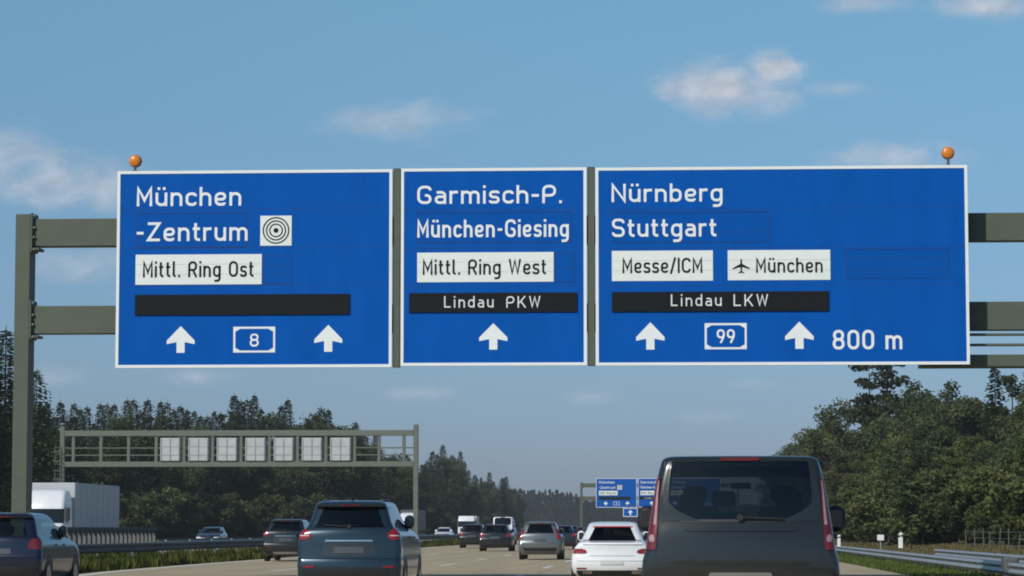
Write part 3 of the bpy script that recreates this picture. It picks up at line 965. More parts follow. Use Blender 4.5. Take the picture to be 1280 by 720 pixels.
# ------------------------------------------------------------------ vehicles
class Car:
    """a body lofted from plan outlines at rising heights; rear at y = 0, nose towards +y"""

    def __init__(s, layers, glass, cr=.09, cf=.35, bow=.05, bowf=.25, taper=.035, a=None, SF=None, side_glass=((1, 2), (3, 4), (5, 6)), front_top=9):
        s.Lr = layers; s.g0, s.g1 = glass; s.cr, s.cf, s.bow, s.bowf, s.taper = cr, cf, bow, bowf, taper
        s.a = a or (.82, .86)
        s.SF = SF or [0, .05, .30, .335, .60, .635, .94, 1]
        s.side_glass = side_glass; s.front_top = front_top
        s.W = max(l[1] for l in layers); s.H = layers[-1][0]; s.Len = max(l[3] for l in layers)

    def par(s, z):
        Lr = s.Lr
        if z <= Lr[0][0]: return Lr[0]
        for A, B in zip(Lr, Lr[1:]):
            if A[0] <= z <= B[0] and B[0] > A[0]:
                t = (z - A[0]) / (B[0] - A[0])
                return tuple(p + (q - p) * t for p, q in zip(A, B))
        return Lr[-1]

    def rear_y(s, x, z):
        _, w_, yr, yf = s.par(z)[:4]
        cr = min(s.cr, w_ * .5); x = min(abs(x), w_ - .001); wc = w_ - cr
        yb = s.bow * min(x, wc) ** 2 / (w_ * w_)
        if x > wc: yb += cr - math.sqrt(max(0, cr * cr - (x - wc) ** 2))
        return yr + yb

    def front_y(s, x, z):
        _, w_, yr, yf = s.par(z)[:4]
        cf = min(s.cf, w_ * .5); x = min(abs(x), w_ - .001); wc = w_ - cf
        yb = s.bowf * min(x, wc) ** 2 / (w_ * w_)
        if x > wc: yb += cf - math.sqrt(max(0, cf * cf - (x - wc) ** 2))
        return yf - yb

    def side_x(s, y, z):
        _, w_, yr, yf = s.par(z)[:4]
        t = (y - yr) / max(.1, yf - yr)
        return w_ * (1 - s.taper * (2 * t - 1) ** 2 * (1 if t > .5 else .35))

    def ring(s, lay):
        z, w_, yr, yf = lay[:4]
        cr = min(s.cr, w_ * .5); cf = min(s.cf, w_ * .5)
        wc, wf = w_ - cr, w_ - cf
        P = []
        tz = min(1, max(0, (z - s.g0) / (s.g1 - s.g0)))
        a = wc * (s.a[0] + (s.a[1] - s.a[0]) * tz)
        for x in (0, a / 3, 2 * a / 3, a, (a + wc) / 2, wc):
            P.append((x, yr + s.bow * x * x / (w_ * w_)))
        yb = yr + s.bow * wc * wc / (w_ * w_)
        for k in range(1, 6):
            t = k / 6 * math.pi / 2
            P.append((wc + cr * math.sin(t), yb + cr - cr * math.cos(t)))
        ys, ye = yb + cr, yf - s.bowf * wf * wf / (w_ * w_) - cf
        if ye < ys + .1: ye = ys + .1
        for f in s.SF:
            y = ys + (ye - ys) * f
            u = 2 * f - 1
            P.append((w_ * (1 - s.taper * 0), y) if abs(u) > .99 else (w_, y))
        fb = ye
        for k in range(1, 6):
            t = k / 6 * math.pi / 2
            P.append((wf + cf * math.cos(t), fb + cf * math.sin(t)))
        for x in (wf, wf * .5, 0):
            P.append((x, yf - s.bowf * x * x / (w_ * w_)))
        # narrow the nose a little
        Q = []
        for x, y in P:
            t = (y - yr) / max(.1, yf - yr)
            Q.append((x * (1 - s.taper * (2 * t - 1) ** 2 * (1 if t > .5 else .35)), y, z))
        return Q

    def build(s, root, paint_m, glass_rear, glass_side, glass_front, trim=None):
        nS = len(s.SF)
        i_side = 11          # index of the first side point
        rings = []
        for l in s.Lr:
            h = s.ring(l)
            rings.append(h + [(-x, y, z) for x, y, z in h[-2:0:-1]])
        n = len(rings[0]); half = len(s.ring(s.Lr[0]))
        parts = {k: MB() for k in ('body', 'rear', 'right', 'left', 'front')}
        used = {}

        def key(k, i):
            z0, z1 = s.Lr[k][0], s.Lr[k + 1][0]
            if z0 < s.g0 - 1e-4 or z1 > s.g1 + 1e-4: return 'body'
            m = i if i < half - 1 else n - 1 - i      # mirrored segment
            right = i < half - 1
            if m < 3: return 'rear'
            for (p, q) in s.side_glass:
                if i_side + p <= m < i_side + q: return 'right' if right else 'left'
            if m >= i_side + nS + 1 and z1 <= s.front_top: return 'front'
            return 'body'
        for k in range(len(rings) - 1):
            for i in range(n):
                j = (i + 1) % n
                q = [rings[k][i], rings[k][j], rings[k + 1][j], rings[k + 1][i]]
                parts[key(k, i)].add(q, [(0, 1, 2, 3)])
        parts['body'].add(rings[0], [tuple(range(n))]); parts['body'].add(rings[-1], [tuple(range(n))])
        for k, nm, m in (('body', 'body', paint_m), ('rear', 'rear_window', glass_rear), ('right', 'side_window', glass_side), ('left', 'side_window', glass_side), ('front', 'windscreen', glass_front)):
            if not parts[k].f: continue
            me_name = nm
            b = parts[k]
            me = bpy.data.meshes.new(me_name); me.from_pydata(b.v, [], b.f); me.materials.append(m)
            bm = bmesh.new(); bm.from_mesh(me)
            bmesh.ops.remove_doubles(bm, verts=bm.verts, dist=.0004)
            bmesh.ops.recalc_face_normals(bm, faces=bm.faces)
            for f in bm.faces: f.smooth = True
            for e in bm.edges:
                if len(e.link_faces) == 2 and e.calc_face_angle(0) > R(38): e.smooth = False
            bm.to_mesh(me); bm.free()
            o = bpy.data.objects.new(me_name, me); COL.objects.link(o); o.parent = root
        # dark tray at the belt line
        it = MB()
        rg = [(x * .96, yy_ + (.03 if yy_ < 2 else -.03), s.g0 - .02) for x, yy_, z in
              [(p[0], p[1], p[2]) for p in [*s.ring(s.par(s.g0))] + [(-x, y, z) for x, y, z in s.ring(s.par(s.g0))[-2:0:-1]]]]
        it.add(rg, [tuple(range(len(rg)))])
        it.build('interior', MT['lining'], root)

    def patch(s, root, name, rows, m, where='rear', off=.008, nx=8, side=1, tube=False):
        """a panel lying on the body: rows of (z, from, to)"""
        vs = []; nr = len(rows)
        for o_ in (off, -.012):
            for (z, p, q) in rows:
                for i in range(nx + 1):
                    t = p + (q - p) * i / nx
                    if where == 'rear': vs.append((t, s.rear_y(t, z) - o_, z))
                    elif where == 'front': vs.append((t, s.front_y(t, z) + o_, z))
                    else: vs.append((side * (s.side_x(t, z) + o_), t, z))
        fs = []; c = nx + 1; B = nr * c
        for k in range(nr - 1):
            for i in range(nx):
                fs.append((k * c + i, k * c + i + 1, (k + 1) * c + i + 1, (k + 1) * c + i))
        for i in range(nx):
            fs.append((i, i + 1, B + i + 1, B + i)); t = (nr - 1) * c
            fs.append((t + i, t + i + 1, B + t + i + 1, B + t + i))
        for k in range(nr - 1):
            for i in (0, nx):
                fs.append((k * c + i, (k + 1) * c + i, B + (k + 1) * c + i, B + k * c + i))
        b = MB(); b.add(vs, fs)
        return b.build(name, m, root, 35)


def wheel(root, x, y, r=.33, wd=.22, spokes=5):
    """axle along x; x is the outer face, its sign says which side"""
    sg = 1 if x > 0 else -1
    b = MB()
    b.lathe([(r * .62, -wd), (r * .93, -wd), (r, -wd + .03), (r, -.03), (r * .94, 0), (r * .66, .004), (r * .64, -.03)] if sg > 0 else
            [(r * .62, wd), (r * .93, wd), (r, wd - .03), (r, .03), (r * .94, 0), (r * .66, -.004), (r * .64, .03)], (x, y, r), 'X', 28)
    wh = b.build('wheel', MT['tyre'], root, 40)
    b = MB()
    b.lathe([(r * .15, sg * .004), (r * .2, -sg * .02)], (x, y, r), 'X', 12)
    for k in range(spokes):
        t = 2 * math.pi * k / spokes
        u = Vector((0, math.cos(t), math.sin(t))); v = Vector((0, -math.sin(t), math.cos(t)))
        c0 = Vector((x, y, r))
        pts = [c0 + u * (r * .15) - v * .03, c0 + u * (r * .15) + v * .03, c0 + u * (r * .64) + v * .045, c0 + u * (r * .64) - v * .045]
        vs = [p + Vector((sg * .001, 0, 0)) for p in pts] + [p + Vector((-sg * .03, 0, 0)) for p in pts]
        b.add(vs, [(0, 1, 2, 3), (7, 6, 5, 4), (0, 4, 5, 1), (1, 5, 6, 2), (2, 6, 7, 3), (3, 7, 4, 0)])
    b.lathe([(r * .64, -sg * .002), (r * .60, -sg * .01), (r * .60, -sg * .04), (r * .64, -sg * .04)], (x, y, r), 'X', 24)
    b.build('rim', MT['rim'], wh)


def mirror(root, x, y, z, m, sx=.17, sy=.10, sz=.13):
    sg = 1 if x > 0 else -1
    b = MB()
    prof = []
    for k in range(7):
        t = k / 6
        f = math.sin(math.pi * (.12 + .76 * t)) ** .5
        prof.append((t, f))
    vs = []; n = 10
    for t, f in prof:
        for i in range(n):
            a = 2 * math.pi * i / n
            ca, sa = math.cos(a), math.sin(a)
            q = (abs(ca) ** .75) * (1 if ca > 0 else -1), (abs(sa) ** .75) * (1 if sa > 0 else -1)
            vs.append((x + sg * (t * sx), y + q[0] * sy * f, z + q[1] * sz * f))
    fs = [(k * n + i, k * n + (i + 1) % n, (k + 1) * n + (i + 1) % n, (k + 1) * n + i) for k in range(6) for i in range(n)]
    fs += [tuple(range(n)), tuple(range(6 * n, 7 * n))]
    b.add(vs, fs)
    b.tube((x - sg * .08, y + .02, z - sz * .7), (x + sg * .05, y, z - sz * .5), .03)
    mo = b.build('wing_mirror', m, root, 60)
    g_ = MB(); g_.bbox(x + sg * sx * .5 - sx * .32, x + sg * sx * .5 + sx * .32, y - sy - .004, y - sy + .006, z - sz * .62, z + sz * .62, .003)
    g_.build('mirror_glass', MT['mirror'], mo)


def seat(root, x, y, z0, zt, wd=.44):
    b = MB()
    b.bbox(x - wd / 2, x + wd / 2, y - .12, y + .02, z0, zt - .22, .05)
    b.bbox(x - .13, x + .13, y - .10, y - .01, zt - .17, zt, .04)
    b.tube((x - .06, y - .05, zt - .24), (x - .06, y - .05, zt - .15), .012, n=6); b.tube((x + .06, y - .05, zt - .24), (x + .06, y - .05, zt - .15), .012, n=6)
    b.build('seat', MT['seat'], root, 40)


def scaled(tab, L0, W0, H0, L1, W1, H1):
    return [(z * H1 / H0, w_ * W1 / W0, yr * L1 / L0, yf * L1 / L0) for z, w_, yr, yf in tab]


HATCH = [(.20, .76, .14, 4.08), (.30, .85, .05, 4.18), (.42, .885, .01, 4.24), (.55, .90, 0, 4.25), (.63, .90, .0, 4.25), (.67, .897, .035, 4.23), (.78, .895, .05, 4.15),
         (.88, .885, .06, 3.95), (.95, .865, .07, 3.6), (1.0, .83, .085, 3.2), (1.04, .775, .12, 3.12), (1.13, .745, .17, 2.92), (1.22, .715, .23, 2.72), (1.31, .685, .29, 2.52), (1.385, .655, .345, 2.35),
         (1.395, .65, .29, 2.32), (1.435, .63, .27, 2.2), (1.465, .59, .31, 2.06), (1.485, .53, .42, 1.9), (1.50, .38, .7, 1.7)]
SUV = [(.24, .78, .16, 4.48), (.34, .87, .06, 4.57), (.46, .90, .01, 4.61), (.60, .908, 0, 4.64), (.70, .91, .0, 4.64), (.745, .908, .02, 4.63), (.765, .905, .06, 4.62), (.85, .905, .07, 4.6),
       (.96, .905, .075, 4.52), (1.05, .90, .08, 4.4), (1.13, .885, .085, 4.15), (1.20, .86, .095, 3.7), (1.245, .82, .11, 3.45), (1.285, .765, .14, 3.36), (1.37, .715, .18, 3.16), (1.46, .685, .235, 2.97),
       (1.55, .655, .29, 2.80), (1.635, .63, .34, 2.64), (1.645, .628, .27, 2.62), (1.69, .61, .25, 2.5), (1.72, .58, .30, 2.35), (1.74, .53, .42, 2.2), (1.755, .40, .7, 2.0)]
SEDAN = [(.18, .79, .15, 4.5), (.28, .89, .05, 4.62), (.40, .925, .01, 4.68), (.53, .93, 0, 4.7), (.66, .92, .03, 4.7), (.75, .895, .05, 4.58), (.85, .85, .05, 4.3), (.92, .79, .04, 3.9),
         (.955, .76, .06, 3.6), (.975, .74, .22, 3.4), (.99, .73, .45, 3.32), (1.0, .72, .58, 3.28), (1.08, .685, .70, 3.08), (1.16, .645, .83, 2.88), (1.25, .605, .98, 2.66), (1.33, .575, 1.12, 2.46),
         (1.37, .56, 1.22, 2.34), (1.40, .53, 1.34, 2.22), (1.42, .47, 1.5, 2.1), (1.432, .33, 1.75, 1.95)]
VAN = [(.22, .80, .14, 4.82), (.30, .93, .05, 4.92), (.42, .985, .01, 4.96), (.56, 1.0, 0, 4.97), (.63, 1.0, 0, 4.97), (.655, .998, .05, 4.96), (.78, 1.0, .042, 4.93), (.94, .988, .038, 4.85), (1.06, .955, .046, 4.65),
       (1.18, .932, .062, 4.4), (1.27, .92, .082, 4.1), (1.345, .908, .10, 3.95), (1.40, .90, .108, 3.88), (1.47, .889, .118, 3.80), (1.54, .878, .13, 3.72), (1.62, .866, .145, 3.62), (1.70, .852, .16, 3.52), (1.77, .838, .175, 3.43),
       (1.85, .82, .192, 3.32), (1.935, .795, .212, 3.18), (1.957, .78, .225, 3.1), (1.975, .752, .25, 3.0), (1.988, .70, .31, 2.9), (1.994, .6, .45, 2.7)]


def plate(car, root, z, zh=.055, w_=.26):
    return car.patch(root, 'number_plate', [(z - zh, -w_, w_), (z + zh, -w_, w_)], MT['plate_dull'], off=.012)


def common(car, root, body_m, wheel_r=.33, tx=None, mir=None, trackin=.03):
    Lx, Wx = car.Len, car.W
    ya, yb = .19 * Lx, .80 * Lx
    for y in (ya, yb):
        for sg in (-1, 1):
            xw = car.side_x(y, .45) + .012
            # wheel arch: dark half-disc on the flank
            rows = []
            R_ = wheel_r + .07
            for k in range(9):
                z = .24 + (wheel_r + R_ - .24) * k / 8 * .999
                h = math.sqrt(max(.0004, R_ * R_ - (z - wheel_r) ** 2)); rows.append((z, y - h, y + h))
            car.patch(root, 'wheel_arch', rows, MT['plastic'], 'side', .004, 6, sg)
            wheel(root, sg * xw, y, wheel_r, .21)
    zm = car.g0 + .10
    ym = car.par(car.g0)[3] - .78
    for sg in (-1, 1):
        mirror(root, sg * (car.side_x(ym, car.g0) - .03), ym, zm, mir or body_m)
    for sg in (-1, 1):
        for yy in (.36 * Lx, .54 * Lx):
            zh = car.g0 - .17
            car.patch(root, 'door_handle', [(zh - .015, yy - .1, yy + .1), (zh + .015, yy - .1, yy + .1)], body_m, 'side', .03, 2, sg)
        # sill
        car.patch(root, 'sill', [(.23, .3 * Lx, .7 * Lx), (.36, .3 * Lx, .7 * Lx)], MT['plastic'], 'side', .006, 4, sg)


def front_end(car, root, zl):
    """lamps, grille and bumper of an approaching car"""
    w_ = car.W
    for sg in (-1, 1):
        car.patch(root, 'headlight', [(zl - .07, sg * w_ * .52, sg * w_ * .93), (zl, sg * w_ * .50, sg * w_ * .95), (zl + .06, sg * w_ * .6, sg * w_ * .95)], MT['clearlamp'], 'front')
    car.patch(root, 'grille', [(zl - .12, -w_ * .42, w_ * .42), (zl + .02, -w_ * .46, w_ * .46)], MT['plastic'], 'front')
    car.patch(root, 'lower_grille', [(.30, -w_ * .6, w_ * .6), (.42, -w_ * .6, w_ * .6)], MT['plastic'], 'front')
    car.patch(root, 'number_plate', [(.46, -.26, .26), (.56, -.26, .26)], MT['plate'], 'front', .02)


def place(px_or_x, Y, rz=0):
    return (px_or_x, Y, 0)


def hatchback(name, label, cat, x, Y, paint_m, L1=4.25, W1=1.8, H1=1.5, rz=0, glass=None, group=None, rails=False, detail=True, toward=False, lampstyle=0, lamp=None):
    tab = scaled(HATCH, 4.25, 1.8, 1.5, L1, W1, H1)
    k = H1 / 1.5
    car = Car(tab, (1.04 * k, 1.385 * k), cr=.13, cf=.42, bow=.10, a=(.90, .86))
    root = empty(name, (x, Y, 0), rz, label, cat, group)
    gl = glass or MT['glass_dk']
    car.build(root, paint_m, gl, gl if glass is None else glass, MT['glass_md'])
    kw = W1 / 1.8
    for sg in (-1, 1):
        rows = [(.80 * k, .63 * kw, .875 * kw), (.86 * k, .60 * kw, .872 * kw), (.93 * k, .62 * kw, .865 * kw), (1.0 * k, .68 * kw, .82 * kw)]
        if lampstyle == 1:
            rows = [(.80 * k, .70 * kw, .87 * kw), (.95 * k, .70 * kw, .86 * kw), (1.03 * k, .68 * kw, .78 * kw), (1.2 * k, .64 * kw, .71 * kw)]
        car.patch(root, 'taillight', [(z, sg * p, sg * q) for z, p, q in rows], lamp or MT['redlamp'])
    bp = car.patch(root, 'rear_bumper', [(.27 * k, -.80 * kw, .80 * kw), (.42 * k, -.86 * kw, .86 * kw), (.47 * k, -.86 * kw, .86 * kw)], MT['plastic'], off=.01)
    plate(car, root, .76 * k)
    car.patch(root, 'tailgate_seam', [(.668 * k, -.78 * kw, .78 * kw), (.676 * k, -.78 * kw, .78 * kw)], MT['plastic'], off=.004)
    car.patch(root, 'brake_light', [(1.41 * k, -.16, .16), (1.428 * k, -.16, .16)], MT['redlamp'])
    if detail:
        b = MB(); b.tube((0, car.rear_y(0, 1.06 * k) - .03, 1.06 * k), (-.42, car.rear_y(.42, 1.09 * k) - .02, 1.09 * k), .012, n=6); b.tube((0, car.rear_y(0, 1.06 * k) + .02, 1.06 * k), (0, car.rear_y(0, 1.06 * k) - .04, 1.06 * k), .03)
        b.build('wiper', MT['plastic'], root)
        for sx in (-.38, .38): seat(root, sx, 1.75, 1.0 * k, 1.36 * k)
        for sx in (-.45, 0, .45): seat(root, sx, .95, .95 * k, 1.24 * k, .4)
    if rails:
        for sg in (-1, 1):
            b = MB(); b.tube((sg * .56 * kw, .6, H1 + .01), (sg * .56 * kw, 1.9, H1 + .02), .02); b.tube((sg * .56 * kw, .6, H1 - .06), (sg * .56 * kw, .6, H1 + .01), .02); b.tube((sg * .56 * kw, 1.9, H1 - .06), (sg * .56 * kw, 1.9, H1 + .02), .02); b.build('roof_rail', MT['plastic'], root)
    if toward: front_end(car, root, .68 * k)
    common(car, root, paint_m)
    return root, car


def suv(label, x, Y, paint_m, L1=4.64, W1=1.82, H1=1.755, rz=0, group=None, detail=True, badge=False):
    tab = scaled(SUV, 4.64, 1.82, 1.755, L1, W1, H1)
    k = H1 / 1.755; kw = W1 / 1.82
    car = Car(tab, (1.285 * k, 1.635 * k), cr=.12, cf=.42, bow=.09, a=(.96, .93))
    root = empty('suv', (x, Y, 0), rz, label, 'car', group)
    car.build(root, paint_m, MT['glass_dk'], MT['glass_dk'], MT['glass_md'])
    for sg in (-1, 1):
        rows = [(1.08, .72, .87), (1.12, .66, .872), (1.18, .66, .865), (1.235, .72, .81), (1.27, .745, .765)]
        tl = car.patch(root, 'taillight', [(z * k, sg * p * kw, sg * q * kw) for z, p, q in rows], MT['redlamp'], off=.012)
        car.patch(tl, 'clear_strip', [(1.14 * k, sg * .70 * kw, sg * .86 * kw), (1.155 * k, sg * .70 * kw, sg * .86 * kw)], MT['clearlamp'], off=.015)
        car.patch(root, 'reflector', [(.60 * k, sg * .60 * kw, sg * .78 * kw), (.63 * k, sg * .60 * kw, sg * .78 * kw)], MT['redlamp'], off=.012)
    bp = car.patch(root, 'rear_bumper', [(.30 * k, -.80 * kw, .80 * kw), (.44 * k, -.87 * kw, .87 * kw), (.56 * k, -.88 * kw, .88 * kw)], MT['plastic'], off=.01)
    car.patch(bp, 'skid_plate', [(.30 * k, -.45, .45), (.40 * k, -.5, .5)], MT['steel'], off=.02)
    # plate recess with chrome bar above
    car.patch(root, 'plate_recess', [(.80 * k, -.44, .44), (.86 * k, -.47, .47), (1.03 * k, -.42, .42)], MT['recess'], off=.004)
    plate(car, root, .90 * k)
    car.patch(root, 'chrome_bar', [(1.045 * k, -.42, .42), (1.075 * k, -.40, .40)], MT['chrome'], off=.02)
    car.patch(root, 'tailgate_seam', [(.752 * k, -.80 * kw, .80 * kw), (.760 * k, -.80 * kw, .80 * kw)], MT['plastic'], off=.004)
    car.patch(root, 'brake_light', [(1.66 * k, -.17, .17), (1.675 * k, -.17, .17)], MT['redlamp'])
    if badge:
        b = MB(); yb = car.rear_y(0, 1.16 * k); b.lathe([(.075, -.015), (.075, .01)], (0, yb, 1.16 * k), 'Y', 20); b.build('badge', MT['chrome'], root)
    if detail:
        b = MB(); b.tube((0, car.rear_y(0, 1.30 * k) - .03, 1.30 * k), (-.45, car.rear_y(.45, 1.33 * k) - .02, 1.33 * k), .013, n=6); b.tube((0, car.rear_y(0, 1.3 * k) + .02, 1.3 * k), (0, car.rear_y(0, 1.3 * k) - .04, 1.3 * k), .035); b.build('wiper', MT['plastic'], root)
        for sx in (-.38, .38): seat(root, sx, 2.0, 1.1, 1.58)
        for sx in (-.45, 0, .45): seat(root, sx, 1.15, 1.1, 1.44, .42)
        b = MB(); b.tube((0, .75, H1 - .01), (0, .62, H1 + .07), .012, n=6); b.build('aerial', MT['plastic'], root)
    for sg in (-1, 1):
        b = MB(); xr_ = sg * .50 * kw; b.tube((xr_, .75, H1 + .005), (xr_, 2.0, H1 + .015), .018); b.tube((xr_, .75, H1 - .06), (xr_, .75, H1 + .005), .018); b.tube((xr_, 2, H1 - .06), (xr_, 2, H1 + .015), .018); b.build('roof_rail', MT['steel_dk'], root)
    common(car, root, paint_m, .36)
    return root, car


P_VAN = mat('van_paint_grey', (0.020, 0.022, 0.021), .2, .24, coat=.6, vary=.10, scale=1.3)
P_BLUE = paint('suv_paint_blue', (0.017, 0.036, 0.053), .5, .28)
P_NAVY = paint('navy_paint', (0.008, 0.012, 0.034), .4, .3)
P_WHITE = paint('white_paint', (0.74, 0.75, 0.76), 0.0, .3)
P_BLACK = paint('black_paint', (0.014, 0.015, 0.018), .3, .28)
P_ANTH = paint('anthracite_paint', (0.016, 0.018, 0.021), .4, .3)
P_SILVER = paint('silver_paint', (0.17, 0.19, 0.195), .6, .32)
P_DBLUE = paint('dark_blue_paint', (0.018, 0.028, 0.05), .4, .3)
P_BROWN = paint('dark_brown_paint', (0.045, 0.033, 0.03), .4, .3)
P_GREY = paint('grey_paint', (0.11, 0.115, 0.12), .4, .35)


# ---- the grey van in front
def grey_van(label, x, Y, paint_m, kind='passenger', s=(4.97, 2.0, 1.994), detail=True, glass=None, rz=0):
    tab = scaled(VAN, 4.97, 2.0, 1.994, *s)
    kz = s[2] / 1.994; kw = s[1] / 2.0
    car = Car(tab, (1.345 * kz, 1.935 * kz), cr=.10, cf=.45, bow=.10, bowf=.3, taper=.03, a=(.90, .985), SF=[0, .05, .27, .30, .60, .63, .95, 1], front_top=1.86 * kz)
    root = empty('van', (x, Y, 0), rz, label, 'van')
    gl = glass or MT['glass_dk']
    car.build(root, paint_m, gl, gl, MT['glass_cl'])
    P = lambda nm, rows, m, off=.008, par=None, **k: car.patch(par or root, nm, [(z * kz, p * kw, q * kw) for z, p, q in rows], m, off=off, **k)
    # painted lower corners that round the window off
    wl = .728
    for sg in (-1, 1):
        rows = []
        for i in range(11):
            t = i / 10
            z = 1.335 + .255 * t
            inner = .38 + .35 * (1 - (1 - t) ** 2.2)
            rows.append((z, sg * inner, sg * .80))
        P('window_corner', rows, paint_m, .005)
        # upright lamp clusters on the corner pillars
        rows = [(1.05, .845, .935), (1.10, .838, .938), (1.20, .832, .925), (1.28, .826, .915), (1.38, .822, .900), (1.50, .815, .880), (1.62, .808, .862), (1.72, .803, .845), (1.775, .802, .825)]
        lamp = P('taillight', [(z, sg * p, sg * q) for z, p, q in rows], MT['vanlamp'], .014)
        P('clear_strip', [(1.30, sg * .838, sg * .868), (1.45, sg * .830, sg * .852), (1.62, sg * .820, sg * .838), (1.74, sg * .81, sg * .82)], MT['pinklamp'], .018, lamp)
        P('clear_spot', [(1.13, sg * .862, sg * .905), (1.17, sg * .856, sg * .915), (1.20, sg * .872, sg * .90)], MT['pinklamp'], .018, lamp)
        P('door_gap', [(.66, sg * .795, sg * .805), (1.0, sg * .80, sg * .81), (1.5, sg * .785, sg * .795), (1.93, sg * .745, sg * .755)], MT['plastic'], .002)
        P('reflector', [(.52, sg * .66, sg * .84), (.56, sg * .66, sg * .84)], MT['redlamp'], .012)
    P('rear_bumper', [(.26, -.86, .86), (.40, -.96, .96), (.58, -.975, .975), (.635, -.97, .97)], MT['plastic'], .012)
    # the handle strip over the number plate
    hs_ = P('handle_strip', [(.775, -.30, .30), (.80, -.315, .315), (.825, -.30, .30)], MT['chrome'], .03)
    P('plate_recess', [(.66, -.30, .30), (.775, -.29, .29)], MT['plastic'], .004)
    P('number_plate', [(.67, -.26, .26), (.765, -.26, .26)], MT['plate'], .012)
    P('brake_light', [(1.940, -.185, .185), (1.962, -.20, .20), (1.974, -.19, .19)], MT['dullred'], .016)
    P('window_border', [(1.325, -.60, .60), (1.352, -.60, .60)], MT['plastic'], .004)
    P('crease', [(1.235, -.52, .52), (1.25, -.56, .56), (1.262, -.52, .52)], paint_m, .010)
    P('crease', [(.905, -.62, .62), (.925, -.70, .70), (.94, -.62, .62)], paint_m, .008)
    if detail:
        b = MB(); zz = 1.37 * kz
        b.tube((0, car.rear_y(0, zz) + .02, zz), (0, car.rear_y(0, zz) - .045, zz), .035)
        b.tube((0, car.rear_y(0, zz) - .035, zz), (.44, car.rear_y(.44, zz - .015) - .02, zz - .015), .012, n=6)
        b.build('wiper', MT['plastic'], root)
        for sx in (-.50, .50): seat(root, sx, 1.05, 1.2, 1.62, .48)
        for sx in (-.18, .52): seat(root, sx, 2.0, 1.2, 1.66, .46)
        for sx in (-.5, .45): seat(root, sx, 2.75, 1.2, 1.72, .52)
        b = MB(); b.bbox(-.11, .11, 3.28, 3.31, 1.70, 1.77, .01); b.build('rear_view_mirror', MT['plastic'], root)
        b = MB(); b.bbox(-.80, .80, .45, 3.2, 1.83, 1.845, .005); b.build('headliner', MT['lining'], root)
    ym = 3.05 * s[0] / 4.97
    for sg in (-1, 1):
        mirror(root, sg * (car.side_x(ym, 1.35 * kz) + .03), ym, 1.37 * kz, MT['plastic'], .21, .11, .15)
    for y in (.21 * s[0], .80 * s[0]):
        for sg in (-1, 1):
            xw = car.side_x(y, .45) + .01
            rows = []
            for k in range(9):
                z = .24 + (.33 + .40 - .24) * k / 8 * .999
                h = math.sqrt(max(.0004, .16 - (z - .33) ** 2)); rows.append((z, y - h, y + h))
            car.patch(root, 'wheel_arch', rows, MT['plastic'], 'side', .004, 6, sg)
            wheel(root, sg * xw, y, .33, .22)
    for sg in (-1, 1):
        car.patch(root, 'side_moulding', [(.52, .9, 3.6), (.60, .9, 3.6)], MT['plastic'], 'side', .012, 4, sg)
    return root, car


grey_van('dark grey passenger van filling the lane ahead, largest vehicle', .66, F / 125, P_VAN, rz=-R(1.6), glass=glass_mat('van_rear_glass', (0.10, 0.11, 0.108)))

suv('blue metallic suv seen from behind in the middle lane', (435.5 - VX) / 73, F / 73, P_BLUE)


# ---- the white saloon
def saloon(label, x, Y, paint_m, s=(4.7, 1.86, 1.432), rz=0, toward=False, group=None):
    tab = scaled(SEDAN, 4.7, 1.86, 1.432, *s)
    k = s[2] / 1.432; kw = s[1] / 1.86
    car = Car(tab, (1.0 * k, 1.33 * k), cr=.16, cf=.45, bow=.12, a=(.99, .98), SF=[0, .12, .40, .43, .68, .71, .95, 1])
    root = empty('saloon_car', (x, Y, 0), rz, label, 'car', group)
    car.build(root, paint_m, MT['glass_vd'], MT['glass_dk'], MT['glass_md'])
    P = lambda nm, rows, m, off=.008, par=None, **q: car.patch(par or root, nm, [(z * k, a * kw, b * kw) for z, a, b in rows], m, off=off, **q)
    for sg in (-1, 1):
        tl = P('taillight', [(.71, sg * .62, sg * .875), (.735, sg * .56, sg * .885), (.79, sg * .59, sg * .86), (.82, sg * .68, sg * .84)], MT['redlamp'], .012)
        P('reflector', [(.36, sg * .58, sg * .80), (.39, sg * .58, sg * .80)], MT['redlamp'], .012)
        P('exhaust', [(.25, sg * .45, sg * .66), (.31, sg * .45, sg * .66)], MT['chrome'], .02)
    P('brake_light', [(1.305, -.46, .46), (1.328, -.455, .455)], MT['redlit'], .012)
    P('window_frame', [(.995, -.66, .66), (1.012, -.66, .66)], MT['plastic'], .006)
    P('rear_bumper', [(.19, -.74, .74), (.28, -.80, .80), (.33, -.80, .80)], MT['plastic'], .012)
    P('boot_seam', [(.655, -.52, .52), (.662, -.52, .52)], MT['plastic'], .004)
    P('boot_lip', [(.915, -.66, .66), (.935, -.70, .70), (.953, -.66, .66)], paint_m, .02)
    P('bumper_crease', [(.545, -.74, .74), (.56, -.80, .80), (.575, -.74, .74)], paint_m, .014)
    P('number_plate', [(.46, -.26, .26), (.565, -.26, .26)], MT['plate'], .016)
    if toward: front_end(car, root, .64)
    for sx in (-.36, .36): seat(root, sx, 2.3, .95, 1.28)
    for sx in (-.40, .40): seat(root, sx, 1.55, .9, 1.14, .46)
    common(car, root, paint_m, .34)
    return root, car


saloon('white saloon car left of the grey van with red strip over the rear window', (765 - VX) / 55, F / 55, P_WHITE)

